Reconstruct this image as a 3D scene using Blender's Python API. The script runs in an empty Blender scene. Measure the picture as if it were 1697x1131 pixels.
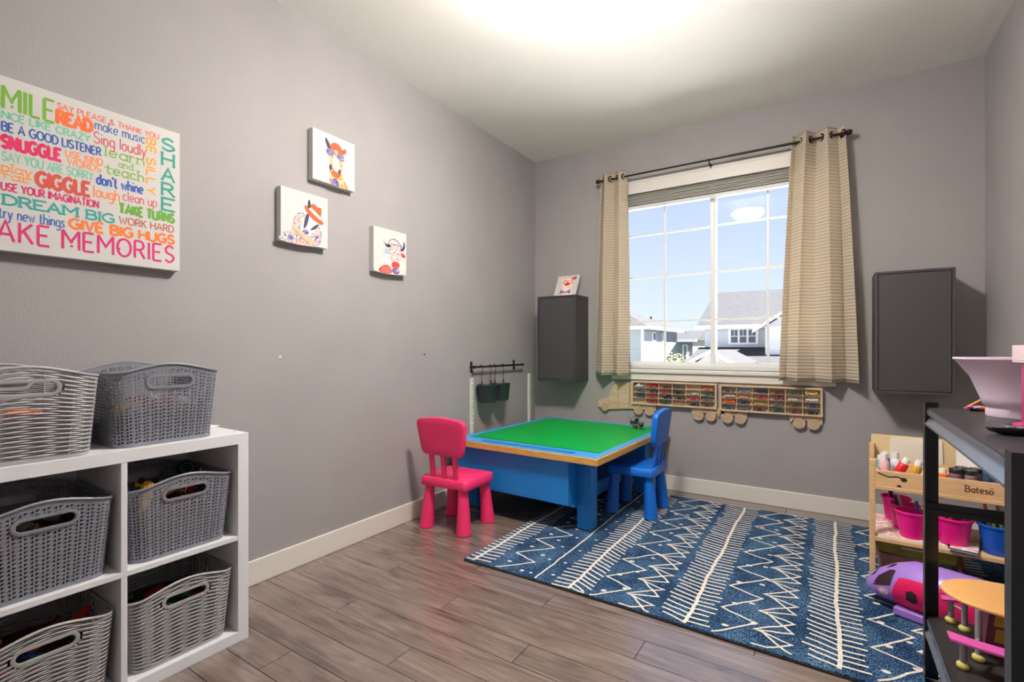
import bpy, bmesh, math, random
from mathutils import Vector, Matrix
from math import pi, sin, cos, radians as R
random.seed(7)
scene = bpy.context.scene
C = scene.collection

# ------------------------------------------------------------------ camera, world, sun, exposure
FPX, CX, HY = 809.0, 848.5, 577.0            # focal length and horizon in pixels of the 1697 x 1131 frame
CAM = Vector((2.206, -3.778, 1.08)); YAW = R(33)
cd = bpy.data.cameras.new('camera'); cam = bpy.data.objects.new('camera', cd); C.objects.link(cam)
cam.location = CAM; cam.rotation_euler = (R(90), 0, YAW)
cd.sensor_fit = 'HORIZONTAL'; cd.sensor_width = 36; cd.lens = 36*FPX/1697; cd.shift_y = (HY-565.5)/1697
cd.clip_start = 0.02; cd.clip_end = 400
scene.camera = cam
w = bpy.data.worlds.new('world'); scene.world = w; w.use_nodes = True
nt = w.node_tree; nt.nodes.clear()
wo = nt.nodes.new('ShaderNodeOutputWorld'); bg = nt.nodes.new('ShaderNodeBackground')
tc = nt.nodes.new('ShaderNodeTexCoord'); sp = nt.nodes.new('ShaderNodeSeparateXYZ'); rp = nt.nodes.new('ShaderNodeValToRGB')
nt.links.new(tc.outputs['Generated'], sp.inputs[0]); nt.links.new(sp.outputs['Z'], rp.inputs[0])
rp.color_ramp.elements[0].position = 0.0; rp.color_ramp.elements[0].color = (0.66, 0.75, 0.90, 1)
rp.color_ramp.elements[1].position = 0.36; rp.color_ramp.elements[1].color = (0.37, 0.49, 0.82, 1)
nt.links.new(rp.outputs[0], bg.inputs[0]); bg.inputs[1].default_value = 1.35
nt.links.new(bg.outputs[0], wo.inputs[0])
sd = bpy.data.lights.new('sun', 'SUN'); so = bpy.data.objects.new('sun', sd); C.objects.link(so)
sd.energy = 58.0; sd.angle = R(0.6); sd.color = (1.0, 0.975, 0.945)
so.rotation_euler = Vector((-0.62, 0.03, -0.78)).to_track_quat('-Z', 'Y').to_euler()
scene.view_settings.view_transform = 'Standard'; scene.view_settings.look = 'None'
scene.view_settings.gamma = 1.0; scene.view_settings.use_curve_mapping = False
scene.view_settings.exposure = 0.0
LAMP = 232.0                                  # radiance of the ceiling lamp's glass

AX = Vector((-sin(YAW), cos(YAW), 0)); RX = Vector((cos(YAW), sin(YAW), 0))
def P(x, y, axis, val):                       # photo pixel -> point on an axis-aligned plane
    q = AX + RX*((x-CX)/FPX) + Vector((0, 0, 1))*((HY-y)/FPX)
    return CAM + q*((val-CAM[axis])/q[axis])

# ------------------------------------------------------------------ helpers
def L(c):
    return tuple((v/255/12.92 if v/255 <= .04045 else ((v/255+.055)/1.055)**2.4) for v in c)+(1,)
MATS = {}
def M(name, col=(128,128,128), rough=.5, metal=0, vary=0, scale=8, bump=0, bscale=200, spec=.5, emit=0, coat=0, stretch=None, coord='Object'):
    if name in MATS: return MATS[name]
    m = bpy.data.materials.new(name); m.use_nodes = True; t = m.node_tree; b = t.nodes['Principled BSDF']
    b.inputs['Base Color'].default_value = L(col); b.inputs['Roughness'].default_value = rough
    b.inputs['Metallic'].default_value = metal; b.inputs['Specular IOR Level'].default_value = spec
    if coat: b.inputs['Coat Weight'].default_value = coat; b.inputs['Coat Roughness'].default_value = .15
    if emit: b.inputs['Emission Color'].default_value = L(col); b.inputs['Emission Strength'].default_value = emit
    if vary or bump:
        tcn = t.nodes.new('ShaderNodeTexCoord'); mp = t.nodes.new('ShaderNodeMapping')
        t.links.new(tcn.outputs[coord], mp.inputs[0])
        if stretch: mp.inputs['Scale'].default_value = stretch
        if vary:
            n = t.nodes.new('ShaderNodeTexNoise'); n.inputs['Scale'].default_value = scale; n.inputs['Detail'].default_value = 5
            t.links.new(mp.outputs[0], n.inputs[0])
            rmp = t.nodes.new('ShaderNodeValToRGB'); e = rmp.color_ramp.elements
            c = L(col)
            e[0].position = .3; e[0].color = tuple(v*(1-vary) for v in c[:3])+(1,)
            e[1].position = .7; e[1].color = tuple(min(1, v*(1+vary)) for v in c[:3])+(1,)
            t.links.new(n.outputs[0], rmp.inputs[0]); t.links.new(rmp.outputs[0], b.inputs['Base Color'])
        if bump:
            n2 = t.nodes.new('ShaderNodeTexNoise'); n2.inputs['Scale'].default_value = bscale; n2.inputs['Detail'].default_value = 3
            t.links.new(mp.outputs[0], n2.inputs[0])
            bp = t.nodes.new('ShaderNodeBump'); bp.inputs['Strength'].default_value = bump; bp.inputs['Distance'].default_value = .004
            t.links.new(n2.outputs[0], bp.inputs['Height']); t.links.new(bp.outputs[0], b.inputs['Normal'])
    MATS[name] = m; return m
def ramp_mat(name, cols, scale=6, rough=.7, detail=3, dist=.6):      # watercolour: noise through several colours
    if name in MATS: return MATS[name]
    m = M(name, cols[0], rough); t = m.node_tree; b = t.nodes['Principled BSDF']
    tcn = t.nodes.new('ShaderNodeTexCoord'); n = t.nodes.new('ShaderNodeTexNoise')
    n.inputs['Scale'].default_value = scale; n.inputs['Detail'].default_value = detail; n.inputs['Distortion'].default_value = dist
    rmp = t.nodes.new('ShaderNodeValToRGB'); e = rmp.color_ramp.elements
    k = len(cols)
    e[0].position = .38; e[0].color = L(cols[0]); e[1].position = .62; e[1].color = L(cols[-1])
    for i in range(1, k-1):
        q = e.new(.38+.24*i/(k-1)); q.color = L(cols[i])
    t.links.new(tcn.outputs['Object'], n.inputs[0]); t.links.new(n.outputs[0], rmp.inputs[0]); t.links.new(rmp.outputs[0], b.inputs['Base Color'])
    return m
class MB:
    def __init__(s): s.v = []; s.f = []
    def add(s, vs, fs):
        o = len(s.v); s.v += [tuple(x) for x in vs]; s.f += [[i+o for i in f] for f in fs]; return s
    def box(s, x0, x1, y0, y1, z0, z1, m=None):
        vs = [Vector((x, y, z)) for z in (z0, z1) for y in (y0, y1) for x in (x0, x1)]
        if m: vs = [m @ q for q in vs]
        return s.add(vs, [[0,2,3,1],[4,5,7,6],[0,1,5,4],[2,6,7,3],[0,4,6,2],[1,3,7,5]])
    def cyl(s, p0, p1, r0, r1=None, n=16, cap=True):
        r1 = r0 if r1 is None else r1
        p0 = Vector(p0); p1 = Vector(p1); d = (p1-p0).normalized()
        a = d.orthogonal().normalized(); b = d.cross(a)
        vs = [p0+(a*cos(2*pi*i/n)+b*sin(2*pi*i/n))*r0 for i in range(n)]+[p1+(a*cos(2*pi*i/n)+b*sin(2*pi*i/n))*r1 for i in range(n)]
        fs = [[i, (i+1) % n, n+(i+1) % n, n+i] for i in range(n)]
        if cap: fs += [list(range(n))[::-1], list(range(n, 2*n))]
        return s.add(vs, fs)
    def lathe(s, prof, n=32, c=(0,0,0), sx=1, sy=1, closed=False):
        vs = [(c[0]+r*cos(2*pi*i/n)*sx, c[1]+r*sin(2*pi*i/n)*sy, c[2]+z) for r, z in prof for i in range(n)]
        k = len(prof)
        fs = [[j*n+i, j*n+(i+1) % n, (j+1)*n+(i+1) % n, (j+1)*n+i] for j in range(k-1) for i in range(n)]
        if closed: fs += [[(k-1)*n+i, (k-1)*n+(i+1) % n, (i+1) % n, i] for i in range(n)]
        else: fs += [list(range(n))[::-1], list(range((k-1)*n, k*n))]
        return s.add(vs, fs)
    def tube(s, pts, r, n=8, closed=False, cap=True):
        pts = [Vector(p) for p in pts]; k = len(pts); rs = r if isinstance(r, (list, tuple)) else [r]*k
        vs = []; a = None
        for i, p in enumerate(pts):
            if closed: d = pts[(i+1) % k]-pts[i-1]
            else: d = pts[min(i+1, k-1)]-pts[max(i-1, 0)]
            d.normalize()
            a = d.orthogonal().normalized() if a is None else (a-d*a.dot(d)).normalized()
            b = d.cross(a)
            vs += [p+(a*cos(2*pi*j/n)+b*sin(2*pi*j/n))*rs[i] for j in range(n)]
        fs = [[i*n+j, i*n+(j+1) % n, ((i+1) % k)*n+(j+1) % n, ((i+1) % k)*n+j] for i in range(k if closed else k-1) for j in range(n)]
        if not closed and cap: fs += [list(range(n))[::-1], list(range((k-1)*n, k*n))]
        return s.add(vs, fs)
    def prism(s, poly, fn, d0, d1):           # 2-D outline -> solid; fn(u, v, depth) -> point
        k = len(poly)
        vs = [fn(u, v, d0) for u, v in poly]+[fn(u, v, d1) for u, v in poly]
        return s.add(vs, [list(range(k))[::-1], list(range(k, 2*k))]+[[i, (i+1) % k, k+(i+1) % k, k+i] for i in range(k)])
    def ribbon(s, pts, wd, fn, d, closed=False):   # flat stroke of width wd along 2-D points
        pts = [Vector(p) for p in pts]; k = len(pts); vs = []
        for i, p in enumerate(pts):
            a = (p-pts[i-1]) if i > 0 or closed else None
            b = (pts[(i+1) % k]-p) if i < k-1 or closed else None
            if a is None or a.length < 1e-9: a = b
            if b is None or b.length < 1e-9: b = a
            a = a.normalized(); b = b.normalized(); n1 = Vector((-a.y, a.x)); n2 = Vector((-b.y, b.x))
            m = n1+n2
            m = n1 if m.length < .3 else m.normalized()
            sc = min(1.8, 1/max(.4, m.dot(n1)))
            vs += [fn(*(p+m*wd/2*sc), d), fn(*(p-m*wd/2*sc), d)]
        fs = [[2*i, 2*i+1, (2*i+3) % (2*k), (2*i+2) % (2*k)] for i in range(k if closed else k-1)]
        return s.add(vs, fs)
    def build(s, name, mat=None, parent=None, smooth=False, bevel=0, seg=2, solid=0, fix=True):
        me = bpy.data.meshes.new(name); me.from_pydata(s.v, [], s.f)
        if fix:
            bm = bmesh.new(); bm.from_mesh(me); bmesh.ops.recalc_face_normals(bm, faces=bm.faces); bm.to_mesh(me); bm.free()
        return link(name, me, mat, parent, smooth, bevel, seg, solid)
def link(name, me, mat=None, parent=None, smooth=False, bevel=0, seg=2, solid=0):
    if mat and not me.materials: me.materials.append(mat)
    o = bpy.data.objects.new(name, me); C.objects.link(o); o.parent = parent
    if smooth:
        for p in me.polygons: p.use_smooth = True
    if solid:
        q = o.modifiers.new('thick', 'SOLIDIFY'); q.thickness = solid; q.offset = -1
    if bevel:
        q = o.modifiers.new('bevel', 'BEVEL'); q.width = bevel; q.segments = seg; q.limit_method = 'ANGLE'; q.angle_limit = R(40)
        for p in me.polygons: p.use_smooth = True
        es = o.modifiers.new('wn', 'WEIGHTED_NORMAL'); es.keep_sharp = True
    elif smooth:
        try: me.set_sharp_from_angle(angle=R(45))
        except Exception: pass
    return o
def bx(name, mat, parent, x0, x1, y0, y1, z0, z1, bevel=0, m=None):
    return MB().box(x0, x1, y0, y1, z0, z1, m).build(name, mat, parent, bevel=bevel)
def tag(o, label, cat, group=None):
    o['label'] = label; o['category'] = cat
    if group: o['group'] = group
    return o
def thing(name, label, cat, loc=(0,0,0), rz=0, group=None):
    o = bpy.data.objects.new(name, None); C.objects.link(o); o.empty_display_size = .05
    o.location = loc; o.rotation_euler = (0, 0, rz)
    return tag(o, label, cat, group)
def struct(o): o['kind'] = 'structure'; return o
def stuff(o): o['kind'] = 'stuff'; return o
def rrect(x0, x1, y0, y1, r, n=5):
    out = []
    for cx, cy, a0 in ((x1-r, y0+r, -90), (x1-r, y1-r, 0), (x0+r, y1-r, 90), (x0+r, y0+r, 180)):
        out += [(cx+r*cos(R(a0+90*i/n)), cy+r*sin(R(a0+90*i/n))) for i in range(n+1)]
    return out
def smooth_pts(pts, n=6, closed=False):
    k = len(pts); out = []
    g = (lambda i: pts[i % k]) if closed else (lambda i: pts[max(0, min(k-1, i))])
    for i in range(k if closed else k-1):
        a, b, c, d = [Vector(g(i+j)) for j in (-1, 0, 1, 2)]
        for j in range(n):
            t = j/n; out.append(.5*((2*b)+(c-a)*t+(2*a-5*b+4*c-d)*t*t+(3*b-a-3*c+d)*t**3))
    if not closed: out.append(Vector(pts[-1]))
    return out
def circ(cx, cy, rx, ry=None, n=18): return [(cx+rx*cos(2*pi*i/n), cy+(ry or rx)*sin(2*pi*i/n)) for i in range(n)]

# stroke letters: polylines in a unit box, '~' = smooth curve; width in units of cap height
GL = {
'A': (.8,"0,0 .4,1 .8,0|.14,.34 .66,.34"), 'B': (.65,"0,0 0,1|~0,1 .45,.98 .58,.76 .42,.54 0,.53|~0,.53 .5,.5 .65,.27 .48,.02 0,0"),
'C': (.75,"~.75,.85 .45,1 .1,.8 0,.5 .1,.2 .45,0 .75,.15"), 'D': (.72,"0,0 0,1|~0,1 .4,.97 .68,.75 .72,.5 .68,.25 .4,.03 0,0"),
'E': (.58,"0,0 0,1|0,1 .58,1|0,.52 .48,.52|0,0 .58,0"), 'F': (.55,"0,0 0,1 .55,1|0,.52 .45,.52"), 'G': (.8,"~.75,.85 .45,1 .1,.8 0,.5 .1,.2 .45,0 .78,.15|.78,.12 .78,.46 .46,.46"),
'H': (.7,"0,0 0,1|.7,0 .7,1|0,.52 .7,.52"), 'I': (.06,".03,0 .03,1"), 'J': (.4,"~.4,1 .4,.2 .2,0 0,.15"), 'K': (.65,"0,0 0,1|.62,1 0,.45|.2,.62 .65,0"), 'L': (.52,"0,1 0,0|0,0 .52,0"),
'M': (.9,"0,0 0,1|0,1 .45,.4 .9,1|.9,1 .9,0"), 'N': (.7,"0,0 0,1|0,1 .7,0|.7,0 .7,1"), 'O': (.85,"~.42,1 .12,.85 0,.5 .12,.15 .42,0 .73,.15 .85,.5 .73,.85 .42,1"),
'P': (.6,"0,0 0,1|~0,1 .4,.98 .58,.75 .4,.5 0,.48"), 'R': (.65,"0,0 0,1|~0,1 .42,.98 .58,.75 .42,.52 0,.5|.3,.5 .65,0"), 'S': (.6,"~.58,.86 .3,1 .04,.8 .1,.58 .32,.5 .54,.4 .6,.2 .3,0 0,.15"),
'T': (.68,"0,1 .68,1|.34,0 .34,1"), 'U': (.7,"~0,1 0,.35 .1,.08 .35,0 .6,.08 .7,.35 .7,1"), 'V': (.7,"0,1 .35,0 .7,1"), 'W': (1.0,"0,1 .25,0 .5,.75 .75,0 1,1"), 'Y': (.7,"0,1 .35,.48 .7,1|.35,.48 .35,0"), 'Z': (.62,"0,1 .62,1 0,0 .62,0"),
'&': (.8,"~.8,.0 .2,.65 .25,.95 .45,.95 .45,.7 .05,.35 .1,.05 .4,0 .75,.4"), "'": (.05,".03,1 .03,.75"),
'a': (.5,"~.48,.5 .25,.62 .03,.45 .03,.15 .25,0 .48,.15|.5,.6 .5,0"), 'c': (.45,"~.45,.5 .25,.62 .03,.45 .03,.15 .25,0 .45,.12"), 'd': (.5,"~.48,.5 .25,.62 .03,.45 .03,.15 .25,0 .48,.15|.5,1 .5,0"),
'e': (.5,".02,.32 .5,.32|~.5,.32 .45,.55 .25,.62 .04,.48 .02,.2 .2,0 .46,.1"), 'f': (.35,"~.36,.95 .2,1 .13,.8 .13,0|0,.6 .33,.6"), 'g': (.5,"~.48,.5 .25,.62 .03,.45 .03,.15 .25,0 .48,.15|~.5,.6 .5,-.2 .25,-.36 .03,-.25"),
'h': (.48,"0,0 0,1|~0,.4 .2,.61 .42,.5 .47,.3 .47,0"), 'i': (.06,".03,0 .03,.6|.03,.8 .03,.9"), 'k': (.45,"0,0 0,1|.42,.6 0,.25|.15,.36 .45,0"), 'l': (.06,".03,0 .03,1"),
'm': (.8,"0,0 0,.62|~0,.4 .18,.61 .36,.5 .4,.3 .4,0|~.4,.4 .58,.61 .76,.5 .8,.3 .8,0"), 'n': (.48,"0,0 0,.62|~0,.4 .2,.61 .42,.5 .47,.3 .47,0"), 'o': (.5,"~.25,.62 .04,.5 0,.31 .04,.1 .25,0 .46,.1 .5,.31 .46,.5 .25,.62"),
'p': (.5,"0,-.36 0,.62|~0,.5 .25,.62 .48,.48 .48,.14 .25,0 0,.12"), 'r': (.32,"0,0 0,.62|~0,.4 .15,.6 .32,.58"), 's': (.42,"~.4,.52 .2,.62 .03,.48 .2,.33 .4,.18 .2,0 0,.1"), 't': (.36,"~.13,.9 .13,.15 .25,0 .36,.08|0,.6 .34,.6"),
'u': (.48,"~0,.6 0,.2 .2,0 .42,.12 .48,.3|.48,.6 .48,0"), 'w': (.7,"0,.6 .18,0 .35,.5 .53,0 .7,.6"), 'x': (.4,"0,0 .4,.6|0,.6 .4,0"), 'y': (.48,"0,.6 .24,0|~.48,.6 .24,0 .1,-.34 -.03,-.34"),
}
def strokes(text, u, v, wid, h, thick, fn, mb, d, serif=0, track=.22, flip=None):
    adv = 0; items = []
    for ch in text:
        if ch == ' ': adv += .45; continue
        if ch not in GL: continue
        gw, spec = GL[ch]; items.append((adv, spec)); adv += gw+track
    adv -= track; kx = wid/adv
    lift = 0
    for ox, spec in items:
        for pl in spec.split('|'):
            sm = pl[0] == '~'; pts = [tuple(float(c) for c in q.split(',')) for q in pl.lstrip('~').split()]
            ends = (pts[0], pts[-1]); straight = not sm
            if sm: pts = smooth_pts(pts, 5)
            q = [(u+(ox+p[0])*kx, v+p[1]*h) for p in pts]
            lift += 1
            g = (lambda a, b, e: fn(a, b, e)) if not flip else (lambda a, b, e: fn(*flip(a, b), e))
            mb.ribbon(q, thick, g, d+lift*3e-6)
            if serif and straight:
                for e in ends:
                    if abs(e[1]) < .02 or abs(e[1]-1) < .02 or abs(e[1]-.62) < .03:
                        cx, cy = u+(ox+e[0])*kx, v+e[1]*h; lift += 1
                        mb.ribbon([(cx-serif, cy), (cx+serif, cy)], thick*.8, g, d+lift*3e-6)

# ------------------------------------------------------------------ the room
RW, RD, RH, T = 2.947, -3.95, 2.74, .16
wall_m = M('wall_paint', (158,154,154), .62, vary=.03, scale=3, bump=.35, bscale=150, spec=.3)
ceil_m = M('ceiling_paint', (246,244,238), .8, bump=.25, bscale=120, spec=.2)
white_m = M('white_trim_paint', (222,217,210), .38)
dark_m = M('dark_gap', (34,28,25), .8)
struct(bx('wall_left', wall_m, None, -T, 0, RD-T, T, 0, RH))
WX0, WX1, WZ0, WZ1 = .735, 2.235, .915, 2.405
wb = MB(); wb.box(0, WX0, 0, T, 0, RH); wb.box(WX1, RW, 0, T, 0, RH); wb.box(WX0, WX1, 0, T, 0, WZ0); wb.box(WX0, WX1, 0, T, WZ1, RH)
struct(wb.build('wall_back', wall_m))
struct(bx('wall_right', wall_m, None, RW, RW+T, RD-T, T, 0, RH))
DX0, DX1 = 1.75, 2.6
wf = MB(); wf.box(0, DX0, RD-T, RD, 0, RH); wf.box(DX1, RW, RD-T, RD, 0, RH); wf.box(DX0, DX1, RD-T, RD, 2.05, RH)
struct(wf.build('wall_front', wall_m))
dr = struct(bx('door_1', white_m, None, DX0, DX1, RD-.09, RD-.05, .0, 2.05))
MB().lathe([(.0,0),(.02,.0),(.02,.03),(.028,.04),(.028,.06),(.0,.07)], 16).build('door_knob', M('brushed_nickel', (170,168,160), .3, 1), dr, smooth=True)
dr.children[0].location = (DX0+.07, RD-.05, 1.0); dr.children[0].rotation_euler = (R(-90), 0, 0)
struct(bx('ceiling', ceil_m, None, -T, RW+T, RD-T, T, RH, RH+.12))
BH = .112
struct(bx('baseboard_left', white_m, None, .0005, .014, RD, 0, 0, BH, bevel=.004))
struct(bx('baseboard_back', white_m, None, .014, RW-.014, -.014, -.0005, 0, BH, bevel=.004))
struct(bx('baseboard_right', white_m, None, RW-.014, RW-.0005, RD, 0, 0, BH, bevel=.004))

# floor of laminate planks running along x
def plank_material():
    m = bpy.data.materials.new('laminate_plank'); m.use_nodes = True; t = m.node_tree; b = t.nodes['Principled BSDF']
    N = t.nodes.new; K = t.links.new
    tcn = N('ShaderNodeTexCoord'); oi = N('ShaderNodeObjectInfo'); mp = N('ShaderNodeMapping')
    add = N('ShaderNodeVectorMath'); add.operation = 'ADD'
    mul = N('ShaderNodeVectorMath'); mul.operation = 'SCALE'; mul.inputs[0].default_value = (37, 91, 13); K(oi.outputs['Random'], mul.inputs['Scale'])
    K(tcn.outputs['Object'], add.inputs[0]); K(mul.outputs[0], add.inputs[1])
    K(add.outputs[0], mp.inputs[0]); mp.inputs['Scale'].default_value = (1.6, 13, 1)
    n1 = N('ShaderNodeTexNoise'); n1.inputs['Scale'].default_value = 1.7; n1.inputs['Detail'].default_value = 6; n1.inputs['Distortion'].default_value = 1.4; K(mp.outputs[0], n1.inputs[0])
    mp2 = N('ShaderNodeMapping'); mp2.inputs['Scale'].default_value = (4, 170, 1); K(add.outputs[0], mp2.inputs[0])
    n2 = N('ShaderNodeTexNoise'); n2.inputs['Scale'].default_value = 1.2; n2.inputs['Detail'].default_value = 4; K(mp2.outputs[0], n2.inputs[0])
    mp3 = N('ShaderNodeMapping'); mp3.inputs['Scale'].default_value = (2.6, 7, 1); K(add.outputs[0], mp3.inputs[0])
    n3 = N('ShaderNodeTexNoise'); n3.inputs['Scale'].default_value = 1.1; n3.inputs['Detail'].default_value = 2; K(mp3.outputs[0], n3.inputs[0])
    r1 = N('ShaderNodeValToRGB'); e = r1.color_ramp.elements
    e[0].position = .32; e[0].color = L((104,89,82)); e[1].position = .66; e[1].color = L((138,122,113)); K(n1.outputs[0], r1.inputs[0])
    r2 = N('ShaderNodeValToRGB'); e = r2.color_ramp.elements; e[0].position = .35; e[0].color = (.86,.85,.84,1); e[1].position = .6; e[1].color = (1.02,1.02,1.02,1); K(n2.outputs[0], r2.inputs[0])
    r3 = N('ShaderNodeValToRGB'); e = r3.color_ramp.elements; e[0].position = .27; e[0].color = (.55,.56,.58,1); e[1].position = .42; e[1].color = (1,1,1,1); K(n3.outputs[0], r3.inputs[0])
    r4 = N('ShaderNodeValToRGB'); e = r4.color_ramp.elements; e[0].color = (.86,.85,.85,1); e[1].color = (1.08,1.07,1.06,1); K(oi.outputs['Random'], r4.inputs[0])
    prev = r1.outputs[0]
    for r in (r2, r3, r4):
        mx = N('ShaderNodeMix'); mx.data_type = 'RGBA'; mx.blend_type = 'MULTIPLY'; mx.inputs[0].default_value = 1
        K(prev, mx.inputs[6]); K(r.outputs[0], mx.inputs[7]); prev = mx.outputs[2]
    K(prev, b.inputs['Base Color']); b.inputs['Roughness'].default_value = .27; b.inputs['Specular IOR Level'].default_value = .6; b.inputs['Coat Weight'].default_value = .8; b.inputs['Coat Roughness'].default_value = .22; b.inputs['Coat IOR'].default_value = 1.75
    bp = N('ShaderNodeBump'); bp.inputs['Strength'].default_value = .08; bp.inputs['Distance'].default_value = .002; K(n2.outputs[0], bp.inputs['Height']); K(bp.outputs[0], b.inputs['Normal'])
    return m
plank_m = plank_material()
floor = struct(bx('floor', dark_m, None, -T, RW+T, RD-T, T, -.05, -.004))
PW = .1235; row = 0; y = -1.88+PW*16
while y > RD:
    y0 = max(RD, y-PW); y1 = min(y, 0)
    if y1 > y0+.01:
        off = {0:.9}.get(row, (row*.437+.31) % 1.22); x = off-1.22
        while x < RW:
            a, b2 = max(x, 0), min(x+1.22, RW)
            if b2-a > .03:
                g = .0011; wd = (b2-a)/2-g; hd = (y1-y0)/2-g; ch = .0004
                mb = MB()
                vs = [(sx*(wd-c), sy*(hd-c), z) for z, c in ((-.004, 0), (-.0012, 0), (0, ch)) for sx, sy in ((-1,-1),(1,-1),(1,1),(-1,1))]
                fs = [[8,9,10,11]]+[[r*4+i, r*4+(i+1) % 4, r*4+4+(i+1) % 4, r*4+4+i] for r in (0, 1) for i in range(4)]
                mb.add(vs, fs); o = mb.build('plank', plank_m, floor); o.location = ((a+b2)/2, (y0+y1)/2, 0)
            x += 1.22
    y -= PW; row += 1

# ------------------------------------------------------------------ window, blind
vinyl = M('window_vinyl', (236,238,236), .35)
win = struct(MB().box(WX0, WX0+.035, .07, .15, WZ0, WZ1).box(WX1-.035, WX1, .07, .15, WZ0, WZ1).box(WX0+.035, WX1-.035, .07, .15, WZ0, WZ0+.03).box(WX0+.035, WX1-.035, .07, .15, WZ1-.035, WZ1).build('window_1', vinyl, bevel=.003))
glass = bpy.data.materials.new('window_glass'); glass.use_nodes = True; t = glass.node_tree; t.nodes.clear()
o_ = t.nodes.new('ShaderNodeOutputMaterial'); tr = t.nodes.new('ShaderNodeBsdfTransparent'); gl_ = t.nodes.new('ShaderNodeBsdfGlossy'); mx = t.nodes.new('ShaderNodeMixShader'); fr = t.nodes.new('ShaderNodeFresnel')
fr.inputs[0].default_value = 1.25; gl_.inputs['Roughness'].default_value = .03
t.links.new(fr.outputs[0], mx.inputs[0]); t.links.new(tr.outputs[0], mx.inputs[1]); t.links.new(gl_.outputs[0], mx.inputs[2]); t.links.new(mx.outputs[0], o_.inputs[0])
def sash(x0, x1, y0, y1, mul):
    z0, z1 = WZ0+.03, WZ1-.035; f = .028
    s = MB().box(x0, x0+f, y0, y1, z0, z1).box(x1-f, x1, y0, y1, z0, z1).box(x0+f, x1-f, y0, y1, z0, z0+f).box(x0+f, x1-f, y0, y1, z1-f, z1).build('sash', vinyl, win, bevel=.003)
    ym = (y0+y1)/2
    xs = [x0+f, mul, x1-f]; zs = [z0+f, 1.293, 1.651, 1.995, z1-f]
    for i in range(2):
        for j in range(4):
            bx('pane', glass, s, xs[i], xs[i+1], ym-.002, ym+.002, zs[j], zs[j+1])
    bx('muntin', vinyl, s, mul-.008, mul+.008, ym-.007, ym+.007, z0+f, z1-f, bevel=.002)
    for z in zs[1:4]: bx('muntin', vinyl, s, x0+f, x1-f, ym-.006, ym+.006, z-.007, z+.007, bevel=.002)
sash(WX0+.035, 1.502, .115, .145, 1.114)
sash(1.462, WX1-.035, .085, .113, 1.845)
struct(bx('trim_1', white_m, None, WX0-.03, WX1+.03, -.035, .07, WZ0-.03, WZ0, bevel=.006))      # sill board
struct(bx('trim_2', white_m, None, WX0-.01, WX1+.01, -.016, -.0005, WZ0-.085, WZ0-.03, bevel=.004))  # apron under the sill
bl = thing('window_blind', 'raised white horizontal blind bunched at the top of the window', 'blind', (0,0,0))
bslat = M('blind_slat_white', (214,212,206), .5)
MB().box(WX0+.004, WX1-.004, -.012, .004, 2.30, 2.40).box(WX0+.004, WX1-.004, -.016, -.012, 2.385, 2.40).box(WX0+.004, WX1-.004, -.016, -.012, 2.30, 2.312).build('valance', white_m, bl, bevel=.004)
bx('headrail', white_m, bl, WX0+.01, WX1-.01, .012, .06, 2.345, 2.40)
z = 2.338
for i in range(16):
    o = MB().box(WX0+.012, WX1-.012, -.024, .024, -.0016, .0016).build('slat', bslat, bl); o.location = (0, .04, z); o.rotation_euler = (R((14, -6, 3)[i % 3]), 0, 0); z -= .0083
bx('bottom_rail', white_m, bl, WX0+.012, WX1-.012, .014, .066, z-.02, z-.004, bevel=.003)
zl = z
for cxp in (.83, 1.16, 1.5, 1.82, 2.13):
    pts = [(cxp+random.uniform(-.025,.025), .008+random.uniform(-.004,.004), 2.30-i*.009) for i in range(15)]
    MB().tube(smooth_pts(pts, 4), .0013, 5).build('cord_loop', white_m, bl, smooth=True)
MB().tube([(.795, .008, 2.30), (.797, .008, 1.7), (.795, .008, 1.25)], .0022, 6).build('cord', white_m, bl, smooth=True)
MB().tube([(.82, .008, 2.30), (.823, .008, 1.8), (.82, .008, 1.6)], .0035, 6).build('tilt_wand', M('clear_wand', (225,230,230), .2), bl, smooth=True)

# ceiling lamp over the middle of the room
lampm = bpy.data.materials.new('lamp_glass'); lampm.use_nodes = True; b = lampm.node_tree.nodes['Principled BSDF']
b.inputs['Base Color'].default_value = (1, 1, 1, 1); b.inputs['Emission Color'].default_value = (1, .94, .875, 1); b.inputs['Emission Strength'].default_value = LAMP
lp = thing('ceiling_lamp', 'round white glass flush ceiling lamp in the middle of the ceiling', 'lamp', (1.44, -2.08, RH))
MB().lathe([(.0,-.0), (.07,-.0), (.07,-.02), (.03,-.03), (.025,-.105), (0,-.105)], 32).build('base', M('brushed_nickel'), lp, smooth=True)
MB().lathe([(.0,-.106), (.10,-.106), (.15,-.118), (.165,-.138), (.155,-.161), (.115,-.188), (.06,-.203), (0,-.206)], 28).build('glass_dome', lampm, lp, smooth=True)

# wall marks
for i, (yy, zz, lb) in enumerate(((-2.422, 1.037, 'white wall anchor plug in the left wall above the dark basket'), (-1.428, 1.037, 'dark screw hole plug in the left wall above the pink chair'))):
    o = MB().lathe([(0,0),(.006,0),(.006,.002),(.003,.004),(0,.004)], 10).build('wall_plug', M('plug_white',(235,235,235),.5) if i == 0 else M('plug_dark',(40,36,34),.6), None, smooth=True)
    o.rotation_euler = (0, R(90), 0); o.location = (0, yy, zz); tag(o, lb, 'wall plug')

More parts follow.
